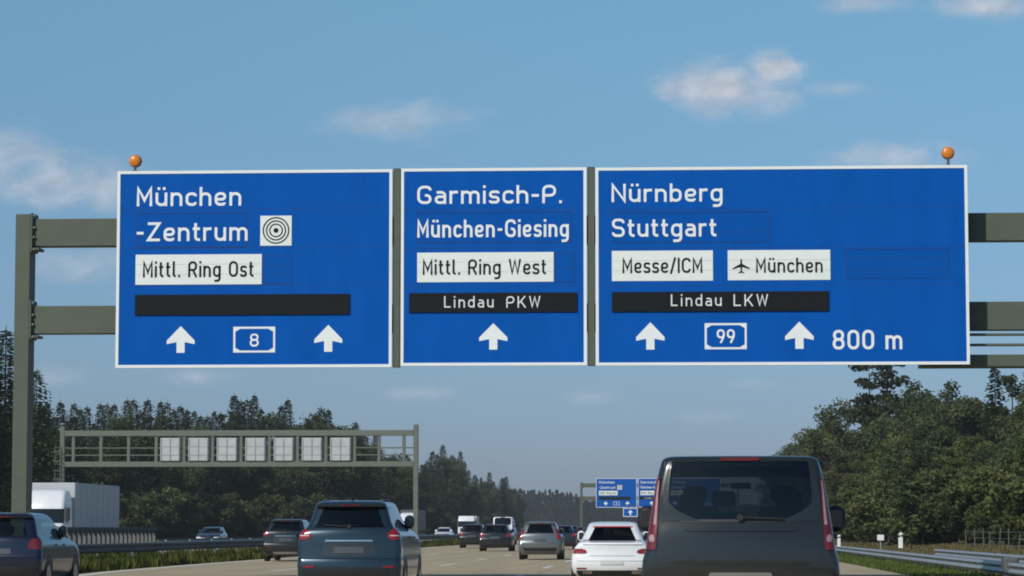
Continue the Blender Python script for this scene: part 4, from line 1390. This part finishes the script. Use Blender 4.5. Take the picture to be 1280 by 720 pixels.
hatchback('hatchback', 'dark blue car cut off at the lower left corner of the picture', 'car', -12.85 - .87, F / 62, P_NAVY, 4.3, 1.78, 1.60, glass=glass_mat('mpv_glass', (.42, .52, .46)), lampstyle=0, lamp=MT['vanlamp'])
suv('black suv in the leftmost lane, partly behind the blue suv', (356 - VX) / 31.8, F / 31.8, P_ANTH, 4.6, 1.86, 1.66)
hatchback('hatchback', 'silver hatchback driving ahead, left of the white car', 'car', (675.5 - VX) / 30, F / 30, P_SILVER, 4.1, 1.80, 1.59, lampstyle=1)
hatchback('hatchback', 'black estate car in front of the white delivery van, nearer of two dark cars', 'car', (619.5 - VX) / 21.6, F / 21.6, P_BLACK, 4.6, 1.9, 1.56, rails=True)
hatchback('hatchback', 'dark grey car left of the black estate, further of two dark cars', 'car', (591 - VX) / 18.4, F / 18.4, P_ANTH, 4.4, 1.82, 1.62)
grey_van('white delivery van far ahead beyond the two dark cars', (629 - VX) / 15, F / 15, P_WHITE, s=(4.9, 1.95, 2.3), detail=False)
hatchback('hatchback', 'dark car mostly hidden behind the silver hatchback', 'car', (702 - VX) / 20, F / 20, P_DBLUE, 4.3, 1.8, 1.52)
hatchback('hatchback', 'blue grey car far ahead between the silver hatchback and the white car', 'car', (713 - VX) / 13.5, F / 13.5, P_DBLUE, 4.3, 1.8, 1.6, detail=False)
hatchback('hatchback', 'brown car far ahead close to the left flank of the white car', 'car', (722 - VX) / 11.5, F / 11.5, P_BROWN, 4.3, 1.8, 1.55, detail=False)
hatchback('hatchback', 'small grey car furthest ahead below the distant blue boards', 'car', (733 - VX) / 9, F / 9, P_GREY, 4.2, 1.8, 1.5, detail=False)
# oncoming traffic
hatchback('hatchback', 'dark blue oncoming car beyond the median rail', 'car', -34.4, F / 17 + 4.3, P_DBLUE, 4.3, 1.8, 1.45, rz=math.pi, glass=MT['glass_dk'], toward=True, detail=False)
saloon('small white oncoming car right of the display gantry post', (553 - VX) / 12.8, F / 12.8 + 4.7, P_WHITE, (4.6, 1.84, 1.48), rz=math.pi, toward=True)


def lorry(label, x, Y, cab_m, box_m, Ltot=16.0, H=4.0, hc=3.6):
    """approaching lorry: front at y = Y facing the camera, its load box behind it"""
    r = empty('lorry', (x, Y, 0), 0, label, 'lorry', 'oncoming lorries')
    # cab, lofted; drawn nose towards +y then turned
    cabt = [(.35, 1.18, .1, 2.2), (.5, 1.23, 0, 2.28), (1.0, 1.24, 0, 2.3), (1.3, 1.24, 0, 2.3), (1.62, 1.24, 0, 2.28), (2.0, 1.235, 0, 2.22), (2.45, 1.225, 0, 2.14), (2.62, 1.22, 0, 2.1), (2.9, 1.20, 0, 1.95), (3.2, 1.15, 0, 1.7), (hc - .12, 1.08, 0, 1.35), (hc, .9, .05, 1.0)]
    car = Car(cabt, (1.62, 2.45), cr=.06, cf=.28, bow=.0, bowf=.12, taper=.01, a=(.5, .5), SF=[0, .12, .4, .45, .9, .93, .97, 1], side_glass=((3, 5),))
    c = empty('cab', (0, 2.3, 0), math.pi); c.parent = r
    car.build(c, cab_m, cab_m, MT['glass_md'], MT['glass_md'])
    for o in list(c.children):
        if o.name.startswith('rear_window'): o.name = 'rear_wall'
    for sg in (-1, 1):
        car.patch(c, 'headlight', [(.62, sg * .72, sg * 1.12), (.80, sg * .70, sg * 1.14)], MT['clearlamp'], 'front')
        mb = MB(); mb.bbox(sg * 1.38 - .11, sg * 1.38 + .11, 1.85, 2.0, 1.75, 2.5, .04); mb.tube((sg * 1.2, 1.9, 2.5), (sg * 1.4, 1.9, 2.45), .025); mb.tube((sg * 1.2, 1.9, 1.8), (sg * 1.4, 1.9, 1.82), .025)
        mb.build('wing_mirror', MT['plastic'], c)
        car.patch(c, 'door_seam', [(.9, .95, .97), (1.6, .95, .97)], MT['plastic'], 'side', .003, 1, sg)
    car.patch(c, 'grille', [(.85, -.85, .85), (1.45, -.9, .9)], MT['plastic'], 'front')
    car.patch(c, 'bumper', [(.36, -1.1, 1.1), (.56, -1.12, 1.12)], MT['plastic'], 'front', .02)
    car.patch(c, 'number_plate', [(.42, -.26, .26), (.53, -.26, .26)], MT['plate'], 'front', .03)
    b = MB(); b.bbox(-1.0, 1.0, 1.95, 2.25, 2.55, 2.68, .04); b.build('sun_visor', MT['plastic'], r) if False else None
    b = MB(); b.bbox(-1.275, 1.275, 2.75, Ltot, 1.05, H, .03)
    for y in [2.75 + (Ltot - 2.75) * i / 8 for i in range(9)]:
        for sg in (-1, 1):
            b.box(min(sg * 1.279, sg * 1.29), max(sg * 1.279, sg * 1.29), max(2.76, y - .04), min(Ltot - .01, y + .04), 1.06, H - .04)
    b.build('load_box', box_m, r)
    q = MB(); q.bbox(-.5, .5, 2.0, Ltot - .2, .75, 1.04, .02); q.build('chassis', MT['plastic'], r)
    q = MB(); q.bbox(1.15, 1.24, 5.6, Ltot - 5.2, .45, .95, .02); q.build('side_guard', MT['steel_dk'], r); q = MB(); q.bbox(-1.24, -1.15, 5.6, Ltot - 5.2, .45, .95, .02); q.build('side_guard', MT['steel_dk'], r)
    for y in (1.2, 4.6, Ltot - 4.4, Ltot - 3.1, Ltot - 1.8):
        for sg in (-1, 1): wheel(r, sg * 1.24, y, .5, .32, 8)
    return r


P_BOX = mat('lorry_box_grey', (0.46, 0.48, 0.50), .55, vary=.06, scale=.6)
lorry('white oncoming lorry with grey trailer behind the left gantry post', -36.4, F / 21.8, P_WHITE, P_BOX)
lorry('small distant white lorry with dark trailer beside the display gantry post', (510 - VX) / 9.0, F / 9.0, P_WHITE, mat('lorry_box_dark', (.09, .10, .105), .6, vary=.1), 14)
lorry('distant white box lorry approaching, right of the oncoming white car', (580 - VX) / 8.7 + .4, F / 8.7, P_WHITE, mat('lorry_box_white', (.62, .63, .63), .5, vary=.05), 8.5, 3.2, 3.0)

# ------------------------------------------------------------------ trees
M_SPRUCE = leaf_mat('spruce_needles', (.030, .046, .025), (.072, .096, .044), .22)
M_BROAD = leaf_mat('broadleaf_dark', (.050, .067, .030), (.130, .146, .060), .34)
M_BROAD2 = leaf_mat('broadleaf_light', (.062, .078, .026), (.155, .160, .060), .30)
M_WOOD = leaf_mat('broadleaf_deep', (.038, .054, .024), (.100, .124, .050), .32)
M_PINE = leaf_mat('pine_needles', (.028, .042, .022), (.064, .078, .036), .15)
M_SHRUB = leaf_mat('shrub_leaves', (.058, .072, .026), (.135, .140, .055), .28)


def quad_leaf(mb, c, size, rg, tone, flat=.5):
    n = Vector((rg.gauss(0, 1), rg.gauss(0, 1), rg.gauss(0, 1) + flat)).normalized()
    u = n.orthogonal().normalized(); v = n.cross(u)
    a = rg.random() * 6.28
    u, v = u * math.cos(a) + v * math.sin(a), v * math.cos(a) - u * math.sin(a)
    s = size * rg.uniform(.6, 1.3); k = rg.uniform(.45, .8)
    p = [c - u * s, c - v * s * k + u * s * .1, c + u * s, c + v * s * k - u * s * .1]
    mb.add(p, [(0, 1, 2, 3)], tone)


def spruce_proto(seed, H=18.0, wd=3.2):
    rg = random.Random(seed)
    t = MB(); t.tube((0, 0, -.4), (0, 0, H * .97), .24, .03, 7)
    c = MB()
    z = H * .06
    while z < H * .985:
        f = 1 - z / H
        rad = wd * (f ** .62) * rg.uniform(.78, 1.12) + .12
        nb = max(7, int(7 + 8 * f))
        a0 = rg.random() * 6.28
        for k in range(nb):
            if rg.random() < .08: continue
            a = a0 + 6.283 * k / nb + rg.uniform(-.2, .2)
            rr = rad * rg.uniform(.45, 1.15); zj = rg.uniform(-.35, .35) * (.3 + f)
            d = Vector((math.cos(a), math.sin(a), 0)); sdir = Vector((-d.y, d.x, 0))
            tone0 = min(1, max(0, rg.gauss(.4, .25)))
            ns = max(2, int(rr / .45))
            for j in range(ns):
                q = (j + .6) / ns
                p = d * (rr * q) + Vector((0, 0, z + zj - rr * .38 * q * q + rg.uniform(-.15, .15)))
                sz = (.50 + .22 * (1 - q)) * (.52 + .62 * f)
                for sgn in (-1, 1):
                    tip = p + d * sz * .7 + sdir * sgn * sz * rg.uniform(.5, 1.0) - Vector((0, 0, sz * rg.uniform(.1, .55)))
                    b1 = p - d * sz * .25; b2 = p + d * sz * .45
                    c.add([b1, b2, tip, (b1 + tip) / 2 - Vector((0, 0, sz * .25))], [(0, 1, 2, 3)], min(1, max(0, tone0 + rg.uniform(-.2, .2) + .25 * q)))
        z += H * .0125 + .05 * f
    for k in range(5):
        a = k * 1.256
        c.add([Vector((0, 0, H * 1.02)), Vector((.12 * math.cos(a), .12 * math.sin(a), H * .95)), Vector((.12 * math.cos(a + 1), .12 * math.sin(a + 1), H * .95))], [(0, 1, 2)], .5)
    return t, c


def broad_proto(seed, H=14.0, wd=4.0, base=.18, nl=52, leaf=.165, dens=230, limbs=True, upright=1.0):
    rg = random.Random(seed)
    t = MB(); c = MB()
    t.tube((0, 0, -.4), (0, 0, H * .45), .22 * H / 14, .13 * H / 14, 8)
    cz = H * (base + 1) / 2; hz = H * (1 - base) / 2
    lobes = []
    for k in range(nl):
        for _ in range(20):
            x, y, z = rg.uniform(-1, 1), rg.uniform(-1, 1), rg.uniform(-1, 1)
            d = math.sqrt(x * x + y * y + z * z * 1.0)
            if d < 1 and d > .35: break
        squeeze = 1 - .35 * max(0, z) ** 1.5 - .15 * max(0, -z)
        p = Vector((x * wd * squeeze, y * wd * squeeze, cz + z * hz * .9))
        r = wd * rg.uniform(.15, .33)
        lobes.append((p, r))
    for p, r in lobes:
        t.tube((0, 0, min(H * .45, p.z * .55)), p, .07 * H / 14, .02, 5, False)
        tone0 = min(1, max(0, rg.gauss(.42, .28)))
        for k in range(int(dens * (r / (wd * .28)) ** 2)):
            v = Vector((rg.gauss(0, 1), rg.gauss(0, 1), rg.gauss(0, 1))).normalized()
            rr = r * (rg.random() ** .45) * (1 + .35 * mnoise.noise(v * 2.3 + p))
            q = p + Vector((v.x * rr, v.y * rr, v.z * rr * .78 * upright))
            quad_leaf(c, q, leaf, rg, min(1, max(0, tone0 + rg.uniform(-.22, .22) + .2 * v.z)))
    return t, c


def pine_proto(seed, H=17.0, wd=3.0):
    rg = random.Random(seed)
    t = MB(); c = MB()
    t.tube((0, 0, -.4), (0, 0, H * .93), .26, .06, 8)
    for k in range(22):
        z = H * rg.uniform(.50, .98); f = (z / H - .5) / .5
        a = rg.random() * 6.28; rr = wd * rg.uniform(.2, 1.0) * (1 - .55 * f)
        p = Vector((rr * math.cos(a), rr * math.sin(a), z))
        t.tube((0, 0, z - rr * .35), p, .06, .02, 5, False)
        r = rg.uniform(.7, 1.25); tone0 = rg.uniform(.15, .8)
        for j in range(120):
            v = Vector((rg.gauss(0, 1), rg.gauss(0, 1), rg.gauss(0, 1))).normalized() * r * rg.random() ** .4
            quad_leaf(c, p + Vector((v.x, v.y, v.z * .5)), .2, rg, min(1, max(0, tone0 + rg.uniform(-.2, .2))))
    return t, c


PROTO = {}


def proto(kind, maker, count, H, m):
    out_ = []
    for k in range(count):
        t, c = maker(k)
        ms = []
        for nm, b, mm, tn in (('trunk', t, MT['bark'], False), ('crown', c, m, True)):
            me = bpy.data.meshes.new(f'{kind}_{nm}')
            me.from_pydata(b.v, [], b.f); me.materials.append(mm)
            if tn:
                a = me.attributes.new('tone', 'FLOAT', 'FACE'); a.data.foreach_set('value', b.t)
            ms.append(me)
        out_.append(ms)
    PROTO[kind] = (out_, H)


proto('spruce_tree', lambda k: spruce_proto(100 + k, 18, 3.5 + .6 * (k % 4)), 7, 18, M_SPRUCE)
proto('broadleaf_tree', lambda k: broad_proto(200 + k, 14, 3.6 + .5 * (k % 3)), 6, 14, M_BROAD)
proto('light_broadleaf_tree', lambda k: broad_proto(300 + k, 14, 3.6 + .4 * (k % 3)), 4, 14, M_BROAD2)
proto('deep_broadleaf_tree', lambda k: broad_proto(700 + k, 14, 3.6 + .5 * (k % 3)), 4, 14, M_WOOD)
proto('pine_tree', lambda k: pine_proto(400 + k), 3, 17, M_PINE)
proto('shrub', lambda k: broad_proto(500 + k, 4.0, 2.0, .02, 34, .11, 190), 5, 4, M_SHRUB)
proto('dark_shrub', lambda k: broad_proto(600 + k, 4.0, 2.1, .02, 34, .11, 190), 4, 4, M_BROAD)

KINDNAME = {'deep_broadleaf_tree': 'broadleaf_tree', 'light_broadleaf_tree': 'broadleaf_tree', 'dark_shrub': 'shrub'}


def tree(kind, x, Y, h, label, group, zg=0.0, k=None, squash=1.0, cat=None):
    ms, H = PROTO[kind]
    v = ms[rnd.randrange(len(ms))] if k is None else ms[k % len(ms)]
    r = empty(KINDNAME.get(kind, kind), (x, Y, zg), rnd.random() * 6.28, label, cat or ('shrub' if 'shrub' in kind else 'tree'), group)
    s = h / H
    r.scale = (s * squash, s * squash, s)
    for nm, me in zip(('trunk', 'crown'), v):
        o = bpy.data.objects.new(nm, me); COL.objects.link(o); o.parent = r
    return r


def gz(x):
    for (a, za), (b_, zb) in zip(XS, XS[1:]):
        if a <= x <= b_: return za + (zb - za) * (x - a) / (b_ - a)
    return 0


def lerp_tab(tab, x):
    for (a, va), (b_, vb) in zip(tab, tab[1:]):
        if a <= x <= b_: return va + (vb - va) * (x - a) / (b_ - a)
    return tab[0][1] if x < tab[0][0] else tab[-1][1]


# skyline of the left wood: pixel column -> top row, and its depth
SKY_L = [(-340, 470), (-160, 480), (-60, 480), (0, 500), (57, 500), (88, 506), (110, 508), (130, 504), (165, 494), (190, 504), (212, 502), (230, 514), (250, 499), (290, 496), (315, 495), (335, 501), (365, 501), (392, 500), (418, 508), (440, 524), (452, 540),
         (470, 545), (490, 550), (510, 568), (525, 574), (540, 566), (562, 556), (577, 566), (590, 588), (612, 590), (630, 591), (642, 606), (652, 622)]
DEP_L = [(-160, 300), (60, 330), (300, 385), (445, 430), (470, 480), (520, 580), (570, 660), (640, 880), (660, 960)]
G_SP = 'dark spruces in the wood beyond the left lanes'
G_BR = 'broadleaf trees in the wood beyond the left lanes'


def where(px):
    return ('behind the white gantry panels' if 190 < px < 450 else 'left of the white gantry panels' if px <= 190 else 'right of the panel gantry')


px = -330.0
while px < 654:
    Y = lerp_tab(DEP_L, px) + rnd.uniform(-8, 22)
    s_ = F / Y
    x = (px - VX) / s_
    top = lerp_tab(SKY_L, px) + (rnd.uniform(-4, 6) if rnd.random() < .6 else rnd.uniform(6, 22))
    h = (VY - top) / s_ + CAMH - .2
    green = (330 < px < 400 and rnd.random() < .6) or rnd.random() < .16 or (470 < px < 505)
    if green:
        tree('deep_broadleaf_tree', x, Y, h * .95, 'rounded green broadleaf tree among spruces ' + where(px), G_BR, .2)
    else:
        tree('spruce_tree', x, Y, h, 'dark pointed spruce in the wood ' + where(px), G_SP, .2, squash=rnd.uniform(.85, 1.15))
    px += 8.5 if px < 440 else 6.5 if px < 560 else 5.2
# second row, nearer and lower, closing the wood down to the ground
px = -330.0
while px < 650:
    Y = lerp_tab(DEP_L, px) - rnd.uniform(14, 34)
    s_ = F / Y; x = (px - VX) / s_
    top = lerp_tab(SKY_L, px)
    h = ((VY - top) / s_ + CAMH) * rnd.uniform(.60, .92)
    if rnd.random() < .4:
        tree('broadleaf_tree' if rnd.random() < .3 else 'deep_broadleaf_tree', x, Y, h, 'lower broadleaf tree at the edge of the wood ' + where(px), G_BR, .15, squash=1.2)
    else:
        tree('spruce_tree', x, Y, h * 1.08, 'shorter spruce at the edge of the wood ' + where(px), G_SP, .15, squash=1.25)
    px += 13 if px < 440 else 9
# front fringe of bushes along the far road edge
px = -330.0
while px < 640:
    Y = lerp_tab(DEP_L, px) - rnd.uniform(38, 52)
    s_ = F / Y; x = (px - VX) / s_
    tree('dark_shrub', x, Y, rnd.uniform(3.5, 6.5), 'dark bush at the foot of the wood ' + where(px), 'bushes at the foot of the left wood', .1, squash=1.2)
    px += 15
tree('spruce_tree', (-2 - VX) / 16.5, F / 16.5, (VY - 408) / 16.5 + 1.2, 'tall dark spruce at the left edge behind the gantry post', None, .1, squash=1.15)
tree('spruce_tree', (38 - VX) / 13.5, F / 13.5, (VY - 461) / 13.5 + 1.2, 'spruce standing just right of the big left gantry post', None, .1)

# the far wood across the end of the road
fw = MB(); rg = random.Random(5)
px = 640.0
while px < 1100:
    for row in range(3):
        Y = 1560 + row * 50 + rg.uniform(-20, 20); s_ = F / Y
        p0 = px + rg.uniform(-3, 3)
        x = (p0 - VX) / s_
        top = lerp_tab([(640, 612), (660, 618), (690, 616), (715, 620), (740, 628), (800, 634), (1100, 632)], p0) + rg.uniform(-4, 5)
        h = (VY - top) / s_ + CAMH
        wd = rg.uniform(2.6, 4.2); conifer = rg.random() < .7
        zb = 0
        for k in range(260):
            f = rg.random()
            rad = wd * ((1 - f) ** .9 + .05) if conifer else wd * 1.2 * math.sqrt(max(0.02, 1 - (2 * f - .9) ** 2 * .9))
            a = rg.random() * 6.28; rr = rad * math.sqrt(rg.uniform(.3, 1))
            quad_leaf(fw, Vector((x + rr * math.cos(a), Y + rr * math.sin(a), .2 + f * h)), .85, rg, min(1, max(0, rg.gauss(.4, .3))), .2)
    px += 4.2
far_wood = tag(fw.build('far_wood', leaf_mat('far_foliage', (.012, .022, .012), (.034, .048, .022), .12), tone=True), 'distant dark wood closing the road beyond the far gantry', 'wood', None, 'stuff')

# right-hand wood
G_RB = 'broadleaf trees in the wood right of the road'
RT = [  # px, Y, top row, kind, label
    (978, 400, 566, 'broadleaf_tree', 'low rounded tree at the left end of the right wood'),
    (995, 372, 545, 'broadleaf_tree', 'round green tree close to the roof corner of the grey van'),
    (1014, 350, 527, 'broadleaf_tree', 'tree rising just right of the grey van roof'),
    (1034, 330, 520, 'broadleaf_tree', None), (1050, 318, 500, 'broadleaf_tree', None),
    (1062, 300, 472, 'broadleaf_tree', 'tall slim tree left of the pines under the Nürnberg board'),
    (1086, 290, 455, 'pine_tree', 'dark pine left of its twin under the 800 m lettering'),
    (1108, 282, 452, 'pine_tree', 'dark pine right of its twin under the right end of the board'),
    (1128, 290, 470, 'broadleaf_tree', None), (1150, 262, 462, 'broadleaf_tree', None), (1172, 270, 466, 'broadleaf_tree', None),
    (1196, 250, 462, 'broadleaf_tree', 'broad tree crown under the right corner of the Nürnberg board'),
    (1216, 255, 478, 'broadleaf_tree', None),
    (1241, 245, 460, 'spruce_tree', 'slender spruce standing under the walkway at the right edge'),
    (1262, 235, 474, 'pine_tree', 'pine at the right edge beside the slender spruce'),
    (1284, 225, 462, 'spruce_tree', 'spruce cut by the right edge of the picture'),
    (1310, 220, 455, 'broadleaf_tree', None), (1345, 210, 450, 'broadleaf_tree', None), (1380, 200, 450, 'spruce_tree', None),
    (1420, 190, 440, 'broadleaf_tree', None), (1460, 180, 430, 'broadleaf_tree', None),
]
for (px, Y, top, kind, lb) in RT:
    s_ = F / Y; x = (px - VX) / s_
    h = ((VY - top) / s_ + CAMH - gz(x) + .2) * (.93 if 'broad' in kind else 1)
    tree(kind, x, Y, h, lb or 'green broadleaf tree in the middle of the right-hand wood', None if lb else G_RB, gz(x), squash=1.0 if kind != 'broadleaf_tree' else 1.05)
# lower, lighter layer in front of them
px = 985.0
while px < 1480:
    Y = lerp_tab([(985, 375), (1100, 250), (1280, 190), (1480, 150)], px) + rnd.uniform(-10, 10)
    s_ = F / Y; x = (px - VX) / s_
    h = lerp_tab([(985, 5.0), (1020, 7.5), (1100, 9.0), (1280, 7.5), (1480, 8)], px) * rnd.uniform(.75, 1.2)
    kd = rnd.choice(['light_broadleaf_tree', 'broadleaf_tree', 'light_broadleaf_tree'])
    tree(kd, x, Y, h, 'lower leafy tree along the front of the right-hand wood', 'lower trees in front of the right wood', gz(x), squash=1.25)
    px += 17
px = 1000.0
while px < 1480:
    Y = lerp_tab([(1000, 290), (1100, 190), (1280, 145), (1480, 120)], px) + rnd.uniform(-8, 8)
    s_ = F / Y; x = (px - VX) / s_
    kd = rnd.choice(['shrub', 'shrub', 'dark_shrub'])
    tree(kd, x, Y, rnd.uniform(2.6, 4.8), 'olive green shrub on the bank behind the right guard rail', 'shrubs on the right bank', gz(x), squash=1.3)
    px += 12
tree('dark_shrub', (1150 - VX) / 20.5, F / 20.5, 4.6, 'dark green round bush standing out on the right bank', None, .2, squash=1.4)

# ------------------------------------------------------------------ roadside furniture on the right
def marker_post(px, ytop, ybot, Y, label):
    x, zt = at(px, ytop, Y); _, zb = at(px, ybot, Y)
    r = empty('marker_post', (x, Y, zb), 0, label, 'marker post')
    h = zt - zb
    b = MB(); b.plate_xz([(-.07, 0), (.07, 0), (.07, h * .92), (.0, h), (-.07, h * .86)], -.06, .06); b.build('post', MT['delin'], r)
    b = MB(); b.plate_xz([(-.074, h * .66), (.074, h * .70), (.074, h * .84), (-.074, h * .80)], -.064, .064); b.build('black_band', MT['black'], r)
    b = MB(); b.box(-.025, .025, -.068, -.0645, h * .70, h * .78); b.build('reflector', MT['clearlamp'], r)


marker_post(1125.5, 665, 685, 96, 'white marker post with dark band behind the right guard rail')
marker_post(1048.5, 668, 683, 128, 'white marker post just right of the grey van')
Y = 130
x, z1 = at(1096.5, 668.5, Y); x2, z0 = at(1105, 675.5, Y)
r = empty('small_sign', (x, Y, gz(x)), 0, 'small white plate on a thin post on the right verge', 'sign')
b = MB(); b.bbox(0, x2 - x, -.02, .02, z0 - gz(x), z1 - gz(x), .006); b.build('plate', MT['delin'], r)
b = MB(); b.tube(((x2 - x) / 2, .05, -.2), ((x2 - x) / 2, .05, z1 - gz(x) - .02), .03); b.build('post', MT['steel'], r)
fx = empty('wire_fence', (15.0, 0, gz(15)), 0, 'thin wire fence on wooden stakes behind the right guard rails', 'fence')
ys = [66 + 3.6 * i for i in range(23)]
first = None
for i, y in enumerate(ys):
    b = MB(); b.tube((rnd.uniform(-.05, .05), y, -.2), (rnd.uniform(-.08, .08), y, 1.05 + rnd.uniform(-.15, .12)), .028, n=7); b.build('stake', MT['wood'], fx)
b = MB()
for z in (.35, .65, .95):
    b.tube((.05, ys[0], z), (.05, ys[-1], z), .008, n=4)
b.build('wire', MT['steel'], fx)


# ------------------------------------------------------------------ grass and weeds
def blades(name, label, n, fx_, m, seed):
    rg = random.Random(seed); b = MB()
    for k in range(n):
        x, y, h = fx_(rg)
        z = gz(x) - .02
        a = rg.random() * 6.28; w_ = h * rg.uniform(.06, .14) + .012
        l = Vector((rg.uniform(-.4, .4) * h, rg.uniform(-.4, .4) * h, h))
        p = Vector((x, y, z)); d = Vector((math.cos(a), math.sin(a), 0)) * w_
        b.add([p - d, p + d, p + l * .6 + d * .7, p + l, p + l * .6 - d * .7], [(0, 1, 2, 3, 4)], min(1, max(0, rg.gauss(.5, .3))))
    return tag(b.build(name, m, tone=True), label, 'grass', None, 'stuff')


M_GRASS = leaf_mat('verge_grass', (.055, .085, .02), (.14, .17, .045), .3)
M_WEED = leaf_mat('median_weeds', (.035, .055, .016), (.130, .140, .036), .3)
M_DRY = leaf_mat('dry_grass', (.11, .10, .045), (.23, .20, .095), .2)
blades('grass', 'green grass strip between the road edge and the right guard rail', 26000, lambda g: (6.42 + 2.5 * g.random(), 44 + 170 * g.random() ** 1.3, g.uniform(.05, .17)), M_GRASS, 1)
blades('dry_grass', 'tall dry grass behind the right guard rails', 26000, lambda g: (9.0 + 8 * g.random(), 60 + 180 * g.random(), g.uniform(.08, .26)), M_DRY, 2)


def weed(g):
    y = 66 + 330 * g.random() ** 1.5
    xl = lerp_tab([(66, -16.1), (82, -17.2), (100, -17.55), (400, -17.55)], y)
    x = xl - 3.6 * g.random() ** 1.1
    lump = .5 + .5 * mnoise.noise(Vector((x * .6, y * .16, 3.3)))
    return x, y, g.uniform(.12, .34) + .42 * max(0, lump) ** 1.5


blades('weeds', 'yellow green weeds on the central reservation under the dark rail', 46000, weed, M_WEED, 3)

# ------------------------------------------------------------------ the air
hz = MB(); hz.box(-2203, 2203, -303, 3203, -1.6, 30)
hm = bpy.data.materials.new('air'); hm.use_nodes = True
ht = hm.node_tree; ht.nodes.clear()
ho = ht.nodes.new('ShaderNodeOutputMaterial'); hv = ht.nodes.new('ShaderNodeVolumePrincipled')
hv.inputs['Color'].default_value = (.95, .97, 1, 1); hv.inputs['Density'].default_value = HAZE; hv.inputs['Anisotropy'].default_value = 0.2
ht.links.new(hv.outputs[0], ho.inputs['Volume'])
tag(hz.build('haze', hm), 'thin pale haze in the air', 'haze', None, 'stuff')
